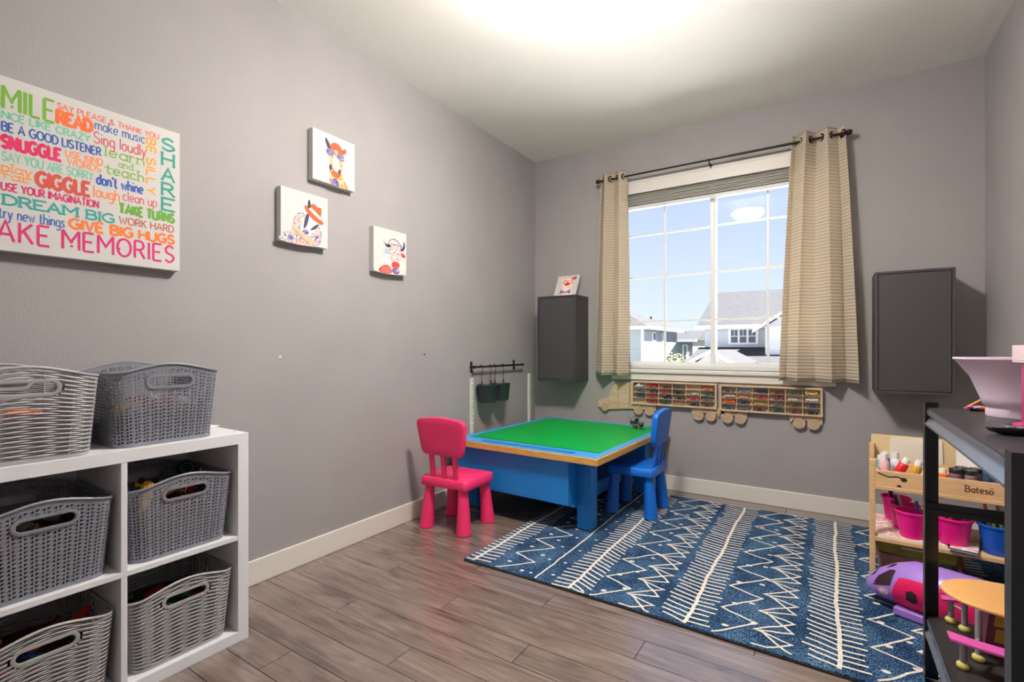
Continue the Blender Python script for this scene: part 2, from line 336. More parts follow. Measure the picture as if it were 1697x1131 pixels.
# ------------------------------------------------------------------ rug
def rug_material():
    m = M('rug_blue', (38,70,110), .95, spec=.1); t = m.node_tree; b = t.nodes['Principled BSDF']; N = t.nodes.new; K = t.links.new
    tcn = N('ShaderNodeTexCoord'); mp = N('ShaderNodeMapping'); mp.inputs['Scale'].default_value = (1, .45, 1); K(tcn.outputs['Object'], mp.inputs[0])
    n = N('ShaderNodeTexNoise'); n.inputs['Scale'].default_value = 240; n.inputs['Detail'].default_value = 3; K(mp.outputs[0], n.inputs[0])
    n2 = N('ShaderNodeTexNoise'); n2.inputs['Scale'].default_value = 9; n2.inputs['Detail'].default_value = 3; K(mp.outputs[0], n2.inputs[0])
    ad = N('ShaderNodeMath'); ad.operation = 'MULTIPLY_ADD'; ad.inputs[1].default_value = .35; K(n2.outputs[0], ad.inputs[0]); K(n.outputs[0], ad.inputs[2])
    r = N('ShaderNodeValToRGB'); e = r.color_ramp.elements; e[0].position = .52; e[0].color = L((18,36,62)); e[1].position = .88; e[1].color = L((104,140,168))
    q = e.new(.66); q.color = L((34,62,98)); K(ad.outputs[0], r.inputs[0]); K(r.outputs[0], b.inputs['Base Color'])
    bp = N('ShaderNodeBump'); bp.inputs['Strength'].default_value = .9; bp.inputs['Distance'].default_value = .006; K(n.outputs[0], bp.inputs['Height']); K(bp.outputs[0], b.inputs['Normal'])
    return m
RX0, RX1, RY0, RY1, RZ = .655, 2.925, -1.84, -.19, .012
rug = thing('rug', 'dark blue woven rug with cream zigzag and feather pattern on the floor', 'rug', (0,0,0))
# slightly wavy outline on the front edge
nx, ny = 90, 60; rm = MB()
def rugpt(u, v, dz=0):
    x = RX0+(RX1-RX0)*u; y = RY0+(RY1-RY0)*v
    return (x + .008*sin(v*9), y + .012*sin(u*5+.6)*(1-v), RZ+dz+.0012*sin(x*31)*sin(y*27))
vs = [rugpt(i/nx, j/ny) for j in range(ny+1) for i in range(nx+1)]
fs = [[j*(nx+1)+i, j*(nx+1)+i+1, (j+1)*(nx+1)+i+1, (j+1)*(nx+1)+i] for j in range(ny) for i in range(nx)]
border = [i for i in range(nx+1)]+[(j*(nx+1)+nx) for j in range(1, ny+1)]+[ny*(nx+1)+i for i in range(nx-1, -1, -1)]+[j*(nx+1) for j in range(ny-1, 0, -1)]
o0 = len(vs); vs += [(vs[i][0], vs[i][1], .0008) for i in border]; kb = len(border)
fs += [[border[i], border[(i+1) % kb], o0+(i+1) % kb, o0+i] for i in range(kb)]+[[o0+i for i in range(kb)]]
rm.add(vs, fs); rm.build('pile', rug_material(), rug)
bind = MB(); bind.tube([(vs[o0+i][0], vs[o0+i][1], .0045) for i in range(kb)], .0042, 6, closed=True); bind.build('binding', M('rug_binding', (28,26,30), .95, vary=.6, scale=60), rug)
cream = M('rug_cream', (224,218,206), .95, vary=.14, scale=60, bump=.8, bscale=260, spec=.1)
pat = MB(); rnd = random.Random(3); PZ = [0]
def rl(pts, wd, n=5):                                 # a hand-woven cream line: (x, y) points in metres
    out = []
    for a, b in zip(pts, pts[1:]):
        k = max(2, int(math.hypot(b[0]-a[0], b[1]-a[1])/.03))
        out += [(a[0]+(b[0]-a[0])*i/k+rnd.uniform(-.0025,.0025), a[1]+(b[1]-a[1])*i/k+rnd.uniform(-.0025,.0025)) for i in range(k)]
    out.append(pts[-1])
    out = [(max(RX0+.006, min(RX1-.006, x)), max(RY0+.012, min(RY1-.006, y))) for x, y in out]
    PZ[0] += 1
    top = lambda x, y, d: (x, y, RZ+.0022+d+.0012*sin(x*31)*sin(y*27))
    pat.ribbon(out, wd, top, (PZ[0] % 40)*1e-5)
def fern(x, wd, ll, lr, sl, sr, step=.036):
    rl([(x+.004*sin(i*1.1), RY0+(RY1-RY0)*i/14) for i in range(15)], wd)
    y = RY0+.02
    while y < RY1-.02:
        if ll: rl([(x, y), (x-ll*rnd.uniform(.85,1.1), y+sl)], .0095)
        if lr: rl([(x, y+.012), (x+lr*rnd.uniform(.85,1.1), y+.012+sr)], .0095)
        y += step*rnd.uniform(.92, 1.08)
def zig(x0, x1, step, wd=.0088, ph=0, skew=.03):
    pts = []; y = RY0-ph; s = 0
    while y < RY1+step:
        pts.append(((x0, x1)[s % 2], y)); y += step if s % 2 == 0 else step*.35; s += 1
    pts = [p for p in pts if RY0-.05 <= p[1] <= RY1+.05]
    rl(pts, wd)
def dots(x, step, r, ph=0, jit=.012):
    y = RY0+.05+ph
    while y < RY1-.03:
        cx, cy = x+rnd.uniform(-jit, jit), y; PZ[0] += 1
        if RX0+.02 < cx < RX1-.02:
            a = [(cx+r*cos(2*pi*i/9)*rnd.uniform(.85,1.2), cy+r*.75*sin(2*pi*i/9)*rnd.uniform(.85,1.2)) for i in range(9)]
            pat.add([(p[0], p[1], RZ+.0024+(PZ[0] % 40)*1e-5+.0012*sin(p[0]*31)*sin(p[1]*27)) for p in a], [list(range(9))])
        y += step*rnd.uniform(.85, 1.15)
fern(.705, .014, .05, .095, 0, .012, .036)
zig(.84, .98, .155); dots(.87, .2, .012, .05); dots(.96, .2, .011)
dots(1.02, .16, .009); rl([(1.065, RY0+.012), (1.07, -1.3), (1.06, -.8), (1.065, RY1)], .0085); dots(1.115, .16, .009, .04)
fern(1.235, .013, .085, .085, -.008, -.045)
def block(x):
    zig(x+.10, x+.235, .16); dots(x+.14, .19, .013, .03); dots(x+.215, .19, .011, .1)
    zig(x+.235, x+.36, .115, ph=.04); zig(x+.36, x+.255, .115, ph=.0)
    fern(x+.50, .014, .105, .085, .03, .004)
block(1.235); block(1.735); block(2.235)
stuff(pat.build('cream_pattern', cream, rug, fix=False))

# ------------------------------------------------------------------ wall canvas with words
def wallfn(y0, z0, depth=.038):
    return lambda u, v, d: (d, y0+u, z0+v)
LEFT = lambda u, v, d: (d, u, v)
canv = M('canvas_white', (204,202,199), .75, bump=.15, bscale=700)
wc = thing('word_canvas', 'large white canvas covered in colourful playroom words on the left wall', 'wall art', (.0005, -3.468, 1.385))
MB().box(0, .038, 0, .6, 0, .548).build('stretched_canvas', canv, wc, bevel=.002)
def ink(nm, c): return M('ink_'+nm, c, .7)
WORDS = [  # text, u, v, width, height, stroke, colour, serif
 ('SMILE', .067, .446, .157, .071, .0088, (108,166,40), 0), ('SAY PLEASE & THANK YOU', .232, .499, .294, .019, .0034, (226,112,96), 0),
 ('READ', .232, .451, .09, .040, .0115, (238,104,44), .004), ('DANCE LIKE CRAZY', .062, .415, .256, .023, .0042, (104,190,160), 0),
 ('make music', .332, .467, .148, .034, .0034, (62,92,160), 0), ('BE A GOOD LISTENER', .101, .376, .247, .028, .0046, (48,80,160), 0),
 ('Sing loudly', .329, .418, .155, .040, .0034, (204,60,76), 0), ('SNUGGLE', .101, .324, .139, .038, .0105, (214,30,92), .002),
 ('USE KIND', .253, .345, .1, .021, .004, (240,142,92), 0), ('WORDS', .258, .318, .09, .024, .0042, (240,142,92), 0),
 ('learn', .361, .383, .117, .034, .0042, (122,164,60), .006), ('and', .399, .354, .044, .022, .003, (122,164,60), .004), ('teach', .364, .321, .113, .034, .0044, (122,164,60), .006),
 ('SAY YOU ARE SORRY', .102, .283, .224, .028, .0034, (108,190,160), 0), ('play', .101, .25, .068, .026, .0038, (242,150,70), .005), ('fair', .102, .226, .068, .025, .0038, (242,150,70), .005),
 ('GIGGLE', .181, .225, .135, .046, .012, (200,74,62), .002), ("don't whine", .337, .275, .137, .036, .006, (44,84,166), 0),
 ('USE YOUR IMAGINATION', .1, .19, .241, .024, .0044, (200,34,92), 0), ('laugh', .328, .229, .074, .038, .004, (240,130,60), 0), ('clean up', .413, .236, .106, .034, .003, (214,70,92), 0),
 ('DREAM BIG', .105, .146, .281, .030, .0065, (44,150,146), .006), ('TAKE TURNS', .402, .188, .176, .033, .0095, (96,154,50), 0),
 ('try new things', .095, .102, .155, .034, .0034, (56,96,170), 0), ('GIVE BIG HUGS', .263, .104, .315, .033, .0085, (242,116,40), 0), ('WORK HARD', .402, .149, .175, .026, .004, (176,84,66), 0),
 ('MAKE MEMORIES', .035, .031, .542, .064, .0078, (206,36,110), 0)]
wfn = lambda u, v, d: (d, u, v)
for i, (tx, u, v, wd, h, st, col, se) in enumerate(WORDS):
    mb = MB(); strokes(tx, u, v, wd, h, st, wfn, mb, .0386, serif=se, track=.27 if tx in ('SMILE', 'MAKE MEMORIES') else .2)
    if tx in ('SMILE', 'MAKE MEMORIES'):           # the square dots inside the display capitals
        for q in ((.098,.12) if tx == 'SMILE' else (.06, .265, .398)):
            for k in (0, 1): mb.add([(.0388, q+a+k*.010*0, v+h*.12+k*.014+b) for a, b in ((0,0),(.007,0),(.007,.007),(0,.007))], [[0,1,2,3]])
    mb.build('word', ink('%d' % i, col), wc, fix=False)
# two words set vertically
for wd_, v0_, wl_ in (('BE', .492, .052), ('SILLY', .418, .138)):
    mb = MB(); strokes(wd_, 0, 0, wl_, .028, .006, wfn, mb, .0387, flip=lambda a, b: (.487+b, v0_-a)); mb.build('word', ink('silly', (246,160,56)), wc, fix=False)
mb = MB()
for k, ch in enumerate('SHARE'):
    strokes(ch, .538, .466-k*.0585, .04, .046, .0085, wfn, mb, .0387, serif=.005)
mb.build('word', ink('share', (40,146,130)), wc, fix=False)

# ------------------------------------------------------------------ animal canvases
def poly_part(name, pts, mat, parent, fn, d, th=.0004, sm=True):
    if sm: pts = [tuple(p) for p in smooth_pts(pts, 4, True)]
    return MB().prism(pts, fn, d, d+th).build(name, mat, parent)
def canvas(label, y0, z0, s, tilt=0):
    o = thing('animal_canvas', label, 'wall art', (.0005, y0, z0), 0, 'small animal paintings')
    MB().box(0, .038, 0, s, 0, s).build('stretched_canvas', canv, o, bevel=.002)
    return o
def fnS(s): return lambda u, v, d: (d, u*s, v*s)
warm = ramp_mat('paint_warm', [(226,84,40),(243,176,120),(240,214,160),(236,140,84),(190,78,58)], 60)
pastel = ramp_mat('paint_pastel', [(96,104,176),(232,222,214),(150,172,110),(236,226,214),(226,130,90),(196,160,190),(120,140,190)], 60)
cow_w = ramp_mat('paint_cow', [(214,90,90),(250,215,200),(240,240,235),(226,130,110),(170,185,200)], 60)
pig_w = ramp_mat('paint_pig', [(248,214,196),(250,240,230),(240,170,150),(244,226,190)], 30)
violet = ramp_mat('paint_violet', [(70,66,130),(140,130,180),(90,70,110),(200,190,215)], 40)
orange_i, dark_i, red_i = M('paint_orange', (240,88,44), .7, vary=.2, scale=40), M('paint_dark', (58,50,70), .7), M('paint_red', (206,62,52), .7, vary=.2, scale=40)
white_i = M('paint_white', (222,219,214), .7)
S_ = .258
# horse in sunglasses and an orange cap
h = canvas('square canvas painting of a horse in sunglasses and an orange cap', -2.272, 1.93, S_); f = fnS(S_)
poly_part('painted_neck', [(.40,.0),(.42,.16),(.55,.2),(.66,.28),(.78,.1),(.82,0)], warm, h, f, .0382)
poly_part('painted_head', [(.36,.62),(.40,.40),(.38,.24),(.46,.15),(.58,.15),(.66,.26),(.68,.45),(.74,.62),(.62,.74),(.45,.74)], warm, h, f, .0386)
poly_part('painted_muzzle', [(.40,.26),(.47,.17),(.57,.16),(.64,.24),(.54,.27)], orange_i, h, f, .0392)
poly_part('painted_blaze', [(.47,.60),(.46,.42),(.50,.30),(.58,.30),(.60,.45),(.58,.60)], white_i, h, f, .0391)
poly_part('painted_cap', [(.40,.68),(.42,.82),(.55,.87),(.66,.80),(.70,.70),(.55,.73)], orange_i, h, f, .0394)
poly_part('painted_ear', [(.28,.90),(.38,.80),(.40,.68),(.32,.74)], dark_i, h, f, .0395); poly_part('painted_ear', [(.76,.82),(.68,.76),(.68,.68),(.78,.74)], orange_i, h, f, .0395)
for cx in (.40, .64): poly_part('painted_lens', circ(cx, .645-(.04 if cx > .5 else 0), .1, .07, 10), violet, h, f, .0398)
poly_part('painted_nostril', circ(.40,.34,.03,.06,8), dark_i, h, f, .0397); poly_part('painted_nostril', circ(.61,.30,.035,.05,8), dark_i, h, f, .0397)
poly_part('painted_chest', [(.42,.0),(.45,.13),(.56,.13),(.60,.0)], violet, h, f, .0390)
# badger-like sheep in a hat and bow
h = canvas('square canvas painting of an animal in an orange hat and bow tie', -2.442, 1.59, S_)
poly_part('painted_body', [(.0,.0),(.05,.16),(.2,.22),(.26,.46),(.40,.6),(.62,.56),(.80,.42),(.86,.22),(.72,.0)], pastel, h, f, .0382)
poly_part('painted_face', [(.40,.30),(.46,.52),(.60,.62),(.76,.50),(.80,.40),(.68,.28),(.56,.18),(.44,.2)], white_i, h, f, .0387)
poly_part('painted_stripe', [(.46,.30),(.50,.55),(.58,.60),(.54,.40)], dark_i, h, f, .0391); poly_part('painted_stripe', [(.60,.30),(.72,.42),(.80,.44),(.72,.34)], dark_i, h, f, .0391)
poly_part('painted_muzzle', circ(.50,.24,.07,.05,10), violet, h, f, .0391)
poly_part('painted_hat_brim', [(.48,.72),(.56,.74),(.72,.58),(.88,.52),(.86,.45),(.74,.48),(.60,.56)], orange_i, h, f, .0396)
poly_part('painted_hat_crown', [(.58,.72),(.66,.82),(.76,.78),(.85,.76),(.82,.57),(.72,.56)], orange_i, h, f, .0394)
poly_part('painted_hat_band', [(.57,.70),(.62,.73),(.82,.60),(.80,.55)], white_i, h, f, .0400)
poly_part('painted_feather', [(.55,.72),(.56,.86),(.60,.86),(.61,.74)], dark_i, h, f, .0400)
bowm = M('paint_tan', (214,176,140), .7, vary=.25, scale=60)
poly_part('painted_bow', [(.24,.24),(.28,.34),(.44,.20),(.64,.10),(.60,.0),(.44,.12)], bowm, h, f, .0398, sm=False)
poly_part('painted_spot', circ(.2,.08,.06,.05,9), violet, h, f, .0389); poly_part('painted_spot', circ(.74,.16,.06,.07,9), violet, h, f, .0389)
# cow with polka-dot scarf
h = canvas('square canvas painting of a horned cow with a polka dot scarf', -1.882, 1.52, .256); f = fnS(.256)
poly_part('painted_body', [(.08,.0),(.14,.2),(.34,.38),(.5,.42),(.7,.36),(.9,.3),(.96,.16),(.78,.0)], M('paint_peach', (248,222,206), .7, vary=.12, scale=30), h, f, .0382)
poly_part('painted_head', [(.46,.60),(.50,.34),(.52,.18),(.60,.12),(.72,.14),(.78,.28),(.82,.52),(.80,.64),(.62,.68)], cow_w, h, f, .0387)
poly_part('painted_muzzle', [(.53,.24),(.56,.15),(.66,.12),(.76,.17),(.76,.26),(.64,.29)], red_i, h, f, .0391)
poly_part('painted_horn', [(.48,.60),(.36,.60),(.26,.76),(.34,.66),(.48,.66)], dark_i, h, f, .0390); poly_part('painted_horn', [(.80,.60),(.88,.66),(.92,.80),(.95,.66),(.86,.56)], dark_i, h, f, .0390)
poly_part('painted_ear', [(.46,.52),(.34,.54),(.30,.46),(.44,.44)], M('paint_blue', (150,186,206), .7, vary=.3, scale=40), h, f, .0389); poly_part('painted_ear', [(.83,.52),(.95,.48),(.94,.42),(.84,.44)], red_i, h, f, .0389)
MB().ribbon([tuple(p) for p in smooth_pts([(.44,.62),(.46,.74),(.58,.80),(.70,.78),(.84,.66),(.72,.68),(.62,.68),(.50,.68)], 5)], .014, f, .0394).build('painted_goggles', dark_i, h, fix=False)
poly_part('painted_scarf', [(.16,.0),(.20,.12),(.40,.18),(.52,.1),(.50,.0)], red_i, h, f, .0391)
dm = MB()
for a in range(6):
    for b2 in range(3): dm.prism(circ(.22+a*.05+(b2 % 2)*.02, .03+b2*.045, .011, n=7), f, .0393, .0397)
dm.build('painted_dots', white_i, h)
poly_part('painted_chin', circ(.66,.08,.12,.08,10), violet, h, f, .0393)
for px_, py_ in ((.62,.50),(.72,.48)): poly_part('painted_eye', circ(px_, py_, .018, n=8), dark_i, h, f, .0395)

# ------------------------------------------------------------------ two dark wall cabinets and the pig canvas
cab_m = M('dark_grey_lacquer', (62,60,63), .48, bump=.03, bscale=60)
def cabinet(label, x0, x1, z0, z1):
    o = thing('wall_cabinet', label, 'cabinet', (x0, 0, z0), 0, 'dark grey wall cabinets'); W, H, D = x1-x0, z1-z0, .25; t_ = .014
    MB().box(0, t_, -D, -.0005, 0, H).box(W-t_, W, -D, -.0005, 0, H).box(t_, W-t_, -D, -.0005, 0, t_).box(t_, W-t_, -D, -.0005, H-t_, H).box(t_, W-t_, -.012, -.0005, t_, H-t_).build('body', cab_m, o, bevel=.001)
    bx('door', cab_m, o, t_+.003, W-t_-.003, -D+.0015, -D+.018, t_+.003, H-t_-.003, bevel=.001)
cabinet('dark grey wall cabinet near the left corner with a pig painting on top', .168, .516, .806, 1.506)
cabinet('dark grey wall cabinet on the back wall right of the window', 2.43, 2.782, .82, 1.52)
pg = thing('animal_canvas', 'small canvas painting of a pig in glasses leaning on the left cabinet', 'wall art', (.262, -.128, 1.5065), R(0), 'small animal paintings')
f2 = lambda u, v, d: (u*.2, -d, v*.2)
pg.rotation_euler = (R(-27), 0, 0)
pk = MB().box(0, .2, -.018, 0, 0, .2).build('stretched_canvas', canv, pg, bevel=.002)
poly_part('painted_body', [(.22,.0),(.30,.16),(.44,.26),(.66,.26),(.76,.16),(.78,0)], pig_w, pg, f2, .0182)
poly_part('painted_face', [(.26,.72),(.30,.5),(.32,.38),(.46,.26),(.62,.28),(.74,.42),(.76,.66),(.68,.80),(.50,.84),(.36,.82)], pig_w, pg, f2, .0186)
poly_part('painted_ear', [(.18,.84),(.24,.70),(.38,.82)], pig_w, pg, f2, .0190); poly_part('painted_ear', [(.90,.90),(.84,.76),(.66,.82),(.76,.90)], red_i, pg, f2, .0190)
poly_part('painted_snout', [(.40,.54),(.48,.48),(.60,.50),(.62,.60),(.50,.64)], red_i, pg, f2, .0192)
for cx, cy in ((.40,.66),(.64,.67)): MB().ribbon(circ(cx, cy, .095, n=16), .028, f2, .0197, closed=True).build('painted_glasses', red_i, pg, fix=False)
poly_part('painted_bow', [(.24,.06),(.28,.28),(.44,.20),(.52,.18),(.70,.28),(.76,.08),(.54,.14),(.46,.14)], violet, pg, f2, .0194, sm=False)

# ------------------------------------------------------------------ curtains and rod
def fabric():
    m = bpy.data.materials.new('ribbed_curtain_cloth'); m.use_nodes = True; t = m.node_tree; t.nodes.clear(); N = t.nodes.new; K = t.links.new
    out = N('ShaderNodeOutputMaterial'); b = N('ShaderNodeBsdfPrincipled'); tl = N('ShaderNodeBsdfTranslucent'); mx = N('ShaderNodeMixShader')
    tcn = N('ShaderNodeTexCoord'); sx = N('ShaderNodeSeparateXYZ'); K(tcn.outputs['Object'], sx.inputs[0])
    mu = N('ShaderNodeMath'); mu.operation = 'MULTIPLY'; mu.inputs[1].default_value = 2*pi/.021; K(sx.outputs['Z'], mu.inputs[0])
    si = N('ShaderNodeMath'); si.operation = 'SINE'; K(mu.outputs[0], si.inputs[0])
    mr = N('ShaderNodeMapRange'); mr.inputs[1].default_value = -1; mr.inputs[2].default_value = 1; K(si.outputs[0], mr.inputs[0])
    r = N('ShaderNodeValToRGB'); e = r.color_ramp.elements; e[0].position = .1; e[0].color = L((208,194,172)); e[1].position = .6; e[1].color = L((228,217,199)); K(mr.outputs[0], r.inputs[0])
    K(r.outputs[0], b.inputs['Base Color']); K(r.outputs[0], tl.inputs[0]); b.inputs['Roughness'].default_value = .85; b.inputs['Specular IOR Level'].default_value = .15
    bp = N('ShaderNodeBump'); bp.inputs['Strength'].default_value = .6; bp.inputs['Distance'].default_value = .004; K(mr.outputs[0], bp.inputs['Height']); K(bp.outputs[0], b.inputs['Normal'])
    mx.inputs[0].default_value = .4; K(b.outputs[0], mx.inputs[1]); K(tl.outputs[0], mx.inputs[2]); K(mx.outputs[0], out.inputs[0])
    return m
cloth = fabric(); bronze = M('dark_bronze', (50,38,34), .4, .8)
RODY, RODZ = -.085, 2.425
def curtain(label, xt0, xt1, xb0, xb1, folds, ph, seed):
    rn = random.Random(seed); o = thing('curtain', label, 'curtain', ((xt0+xt1)/2, RODY, .86), 0, 'beige window curtains'); ox = (xt0+xt1)/2
    nu, nv = folds*14, 46; vs = []; zt, zb = 2.475, .862
    jit = [rn.uniform(-.25, .25) for _ in range(folds+2)]
    for j in range(nv+1):
        v = j/nv; z = zt+(zb-zt)*v; e = v**.8
        a, b = xt0+(xb0-xt0)*e, xt1+(xb1-xt1)*e
        for i in range(nu+1):
            u = i/nu; k = u*folds; amp = .036+.010*v+.008*sin(v*3+u*6)
            q = 2*pi*k/2+ph+.35*v*sin(3*u*pi+seed)*1.2+jit[int(k)]*v
            x = a+(b-a)*u+.010*sin(2*q)*(.5+v*.5); y = amp*sin(q)
            vs.append((x-ox, y+.004*sin(9*v+u*4)*v, z-.86+.004*sin(q)*v))
    fs = [[j*(nu+1)+i, j*(nu+1)+i+1, (j+1)*(nu+1)+i+1, (j+1)*(nu+1)+i] for j in range(nv) for i in range(nu)]
    mb = MB(); mb.add(vs, fs); c = mb.build('drape', cloth, o, smooth=True, fix=False); c.modifiers.new('thick', 'SOLIDIFY').thickness = .0025
    hem = MB()                                    # stitched hem line near the bottom
    j0 = nv-4
    hem.tube([(vs[j0*(nu+1)+i][0], vs[j0*(nu+1)+i][1]-.002, vs[j0*(nu+1)+i][2]) for i in range(nu+1)], .0012, 4); hem.build('hem_stitch', M('hem_thread', (150,132,110), .9), o)
    for k in range(1, folds+1):                   # grommets where the cloth crosses the rod
        kk = k-ph/pi
        if kk <= .05 or kk >= folds-.05: continue
        x = xt0+(xt1-xt0)*kk/folds-ox; sl = (-1 if k % 2 else 1)*.040*pi*folds/(xt1-xt0)
        g = MB(); tdir = Vector((1, sl, 0)).normalized()
        g.tube([Vector((x, 0, RODZ-.86))+(tdir*cos(2*pi*i/20)+Vector((0,0,1))*sin(2*pi*i/20))*.021 for i in range(20)], .0052, 6, closed=True); g.build('grommet', bronze, o, smooth=True)
curtain('beige ribbed grommet curtain at the left side of the window', .648, .868, .592, .89, 4, .8, 1)
curtain('beige ribbed grommet curtain at the right side of the window', 2.0, 2.285, 1.925, 2.352, 5, .3, 5)
rod = thing('curtain_rod', 'thin dark bronze curtain rod above the window', 'curtain rod', (0,0,0))
MB().cyl((.66, RODY, RODZ), (1.62, RODY, RODZ), .0065, n=12).cyl((1.62, RODY, RODZ), (2.29, RODY, RODZ), .0082, n=12).build('rod', bronze, rod, smooth=True)
for x, s in ((.66, -1), (2.29, 1)): MB().lathe([(0,0),(.011,0),(.011,.006),(.016,.012),(.016,.03),(.01,.038),(0,.038)], 14).build('finial', bronze, rod, smooth=True)
fn = [c for c in rod.children if c.name.startswith('finial')]
for c, x, s in zip(fn, (.66, 2.29), (-1, 1)): c.location = (x, RODY, RODZ); c.rotation_euler = (0, R(90)*s, 0)
for x in (.72, 1.487, 2.27):
    MB().box(x-.007, x+.007, -.006, -.0005, RODZ-.065, RODZ-.005).tube([(x, -.004, RODZ-.035), (x, RODY*.6, RODZ-.03), (x, RODY, RODZ-.014)], .005, 8).tube([(x, RODY+.013*cos(a), RODZ-.001+.012*sin(a)) for a in [R(150+i*24) for i in range(11)]], .003, 6).build('bracket', bronze, rod)

# ------------------------------------------------------------------ black rail, hooks, pots, white uprights on the left wall
blk = M('black_steel', (26,26,29), .4, .3)
rl_ = thing('utensil_rail', 'black metal hanging rail on the left wall above the play table', 'rail', (0,0,0))
RZ_ = .940; RXR = .045
MB().cyl((RXR, -.955, RZ_), (RXR, -.285, RZ_), .008, n=12).build('bar', blk, rl_, smooth=True)
for y in (-.935, -.36):
    MB().prism([tuple(p) for p in smooth_pts([(0,.042),(.012,.03),(.008,.012),(.02,0),(.008,-.012),(.012,-.03),(0,-.042),(-.012,-.03),(-.008,-.012),(-.02,0),(-.008,.012),(-.012,.03)], 3, True)], lambda u, v, d: (d, y+u, RZ_+v), .0005, .006).cyl((.004, y, RZ_), (RXR, y, RZ_), .007, n=10).lathe([(0,0),(.0,0)], 3, (RXR, y, RZ_)).build('bracket', blk, rl_)
for y in (-.955, -.285): MB().lathe([(0,-.012),(.010,-.009),(.013,0),(.010,.009),(0,.012)], 12, (RXR, y, RZ_)).build('end_knob', blk, rl_, smooth=True)
pot_m = M('black_matte_plastic', (34,40,46), .55)
for i, (yc, lab) in enumerate(((-.845, 'black hanging pot on the wall rail, nearer the pink chair'), (-.675, 'black hanging pot on the wall rail, nearer the corner'))):
    p = thing('hanging_pot', lab, 'pot', (.085, yc, .680), 0, 'black pots on the rail')
    MB().lathe([(0,0),(.058,0),(.064,.004),(.074,.115),(.080,.122),(.080,.128),(.074,.128),(.070,.12),(.061,.008),(0,.008)], 32).build('cup', pot_m, p, smooth=True)
    for j, dy in enumerate((-.056, .056)):
        hk = thing('wire_hook', 'black wire hook %s side of the %s hanging pot' % (('left', 'right')[j], ('nearer', 'farther')[i]), 'hook', (0,0,0), 0, 'hooks on the rail')
        y = yc+dy
        pts = [(RXR-.009, y+.03, RZ_-.006), (RXR-.008, y+.03, RZ_+.008), (RXR+.002, y+.03, RZ_+.013), (RXR+.012, y+.03, RZ_+.004), (RXR+.015, y+.025, RZ_-.03), (.075, y-.004, .840), (.080, y-.006, .815), (.085, y-.004, .806)]
        MB().tube(smooth_pts(pts, 4), .0024, 6).cyl((.0765, y-.004, .835), (.080, y-.006, .815), .005, n=8).build('wire', blk, hk, smooth=True)
upm = M('white_steel', (232,229,222), .4)
slotm = M('slot_shadow', (120,116,110), .6)
for y, lab in ((-.935, 'white slotted shelf upright on the left wall behind the pink chair'), (-.118, 'white slotted shelf upright on the left wall beside the corner')):
    u = thing('shelf_upright', lab, 'shelf upright', (0, y, .50), 0, 'white shelf uprights')
    H = .357; mb = MB()
    mb.box(.0005, .0145, -.0125, -.010, -.36, H).box(.0005, .0145, .010, .0125, -.36, H).box(.0005, .003, -.010, .010, -.36, H)
    z = -.36
    while z < H-.001:                                 # face strip with real slots
        z1 = min(H, z+.016); mb.box(.0125, .0145, -.010, .010, z, z1)
        if z1+.016 < H: mb.box(.0125, .0145, -.010, -.005, z1, z1+.016).box(.0125, .0145, .005, .010, z1, z1+.016)
        z += .032
    mb.build('channel', upm, u)

# ------------------------------------------------------------------ white cube shelf with baskets
lam = M('white_laminate', (226,227,231), .38)
KY1, KD, KH = -2.786, .39, .765; KY0 = KY1-.765
ks = thing('cube_shelf', 'white four-cube storage shelf against the left wall holding baskets', 'shelf', (0, KY0, 0))
W = .765; t1 = .0385; t2 = .0165; x0 = .004
bx('top_panel', lam, ks, x0, KD, 0, W, KH-t1, KH, bevel=.0012); bx('bottom_panel', lam, ks, x0, KD, 0, W, 0, t1, bevel=.0012)
for y in (0, W-t1): bx('side_panel', lam, ks, x0, KD, y, y+t1, t1, KH-t1, bevel=.0012)
bx('shelf_board', lam, ks, x0, KD-.0008, t1, W-t1, (KH-t2)/2, (KH+t2)/2, bevel=.0008)
for a, b in ((t1, (KH-t2)/2), ((KH+t2)/2, KH-t1)): bx('divider', lam, ks, x0, KD-.001, (W-t2)/2, (W+t2)/2, a, b, bevel=.0008)
bx('back_panel', lam, ks, x0-.003, x0, t1, W-t1, t1, KH-t1)
for i in (0, 1): MB().cyl((.33-i*.28, W-.02, KH-.0005), (.33-i*.28, W-.02, KH+.0004), .004, n=10).build('cam_cover', M('cam_grey', (150,150,150), .5), ks)
pp = thing('paper_sheet', 'white sheets of paper lying on the shelf top behind the dark basket', 'paper', (.06, -2.84, KH+.0005), R(8))
for i in range(3): MB().box(-.1, .1, -.02, .05, i*.0006, i*.0006+.0005).build('sheet', M('paper_white', (240,240,240), .7), pp).rotation_euler = (0, 0, R(i*3))
ps = thing('paper_sheet', 'white paper corner under the two baskets on the shelf top', 'paper', (.2, -3.19, KH+.0004), R(-5))
MB().box(-.1, .12, -.05, .05, 0, .0005).build('sheet', M('paper_white'), ps)

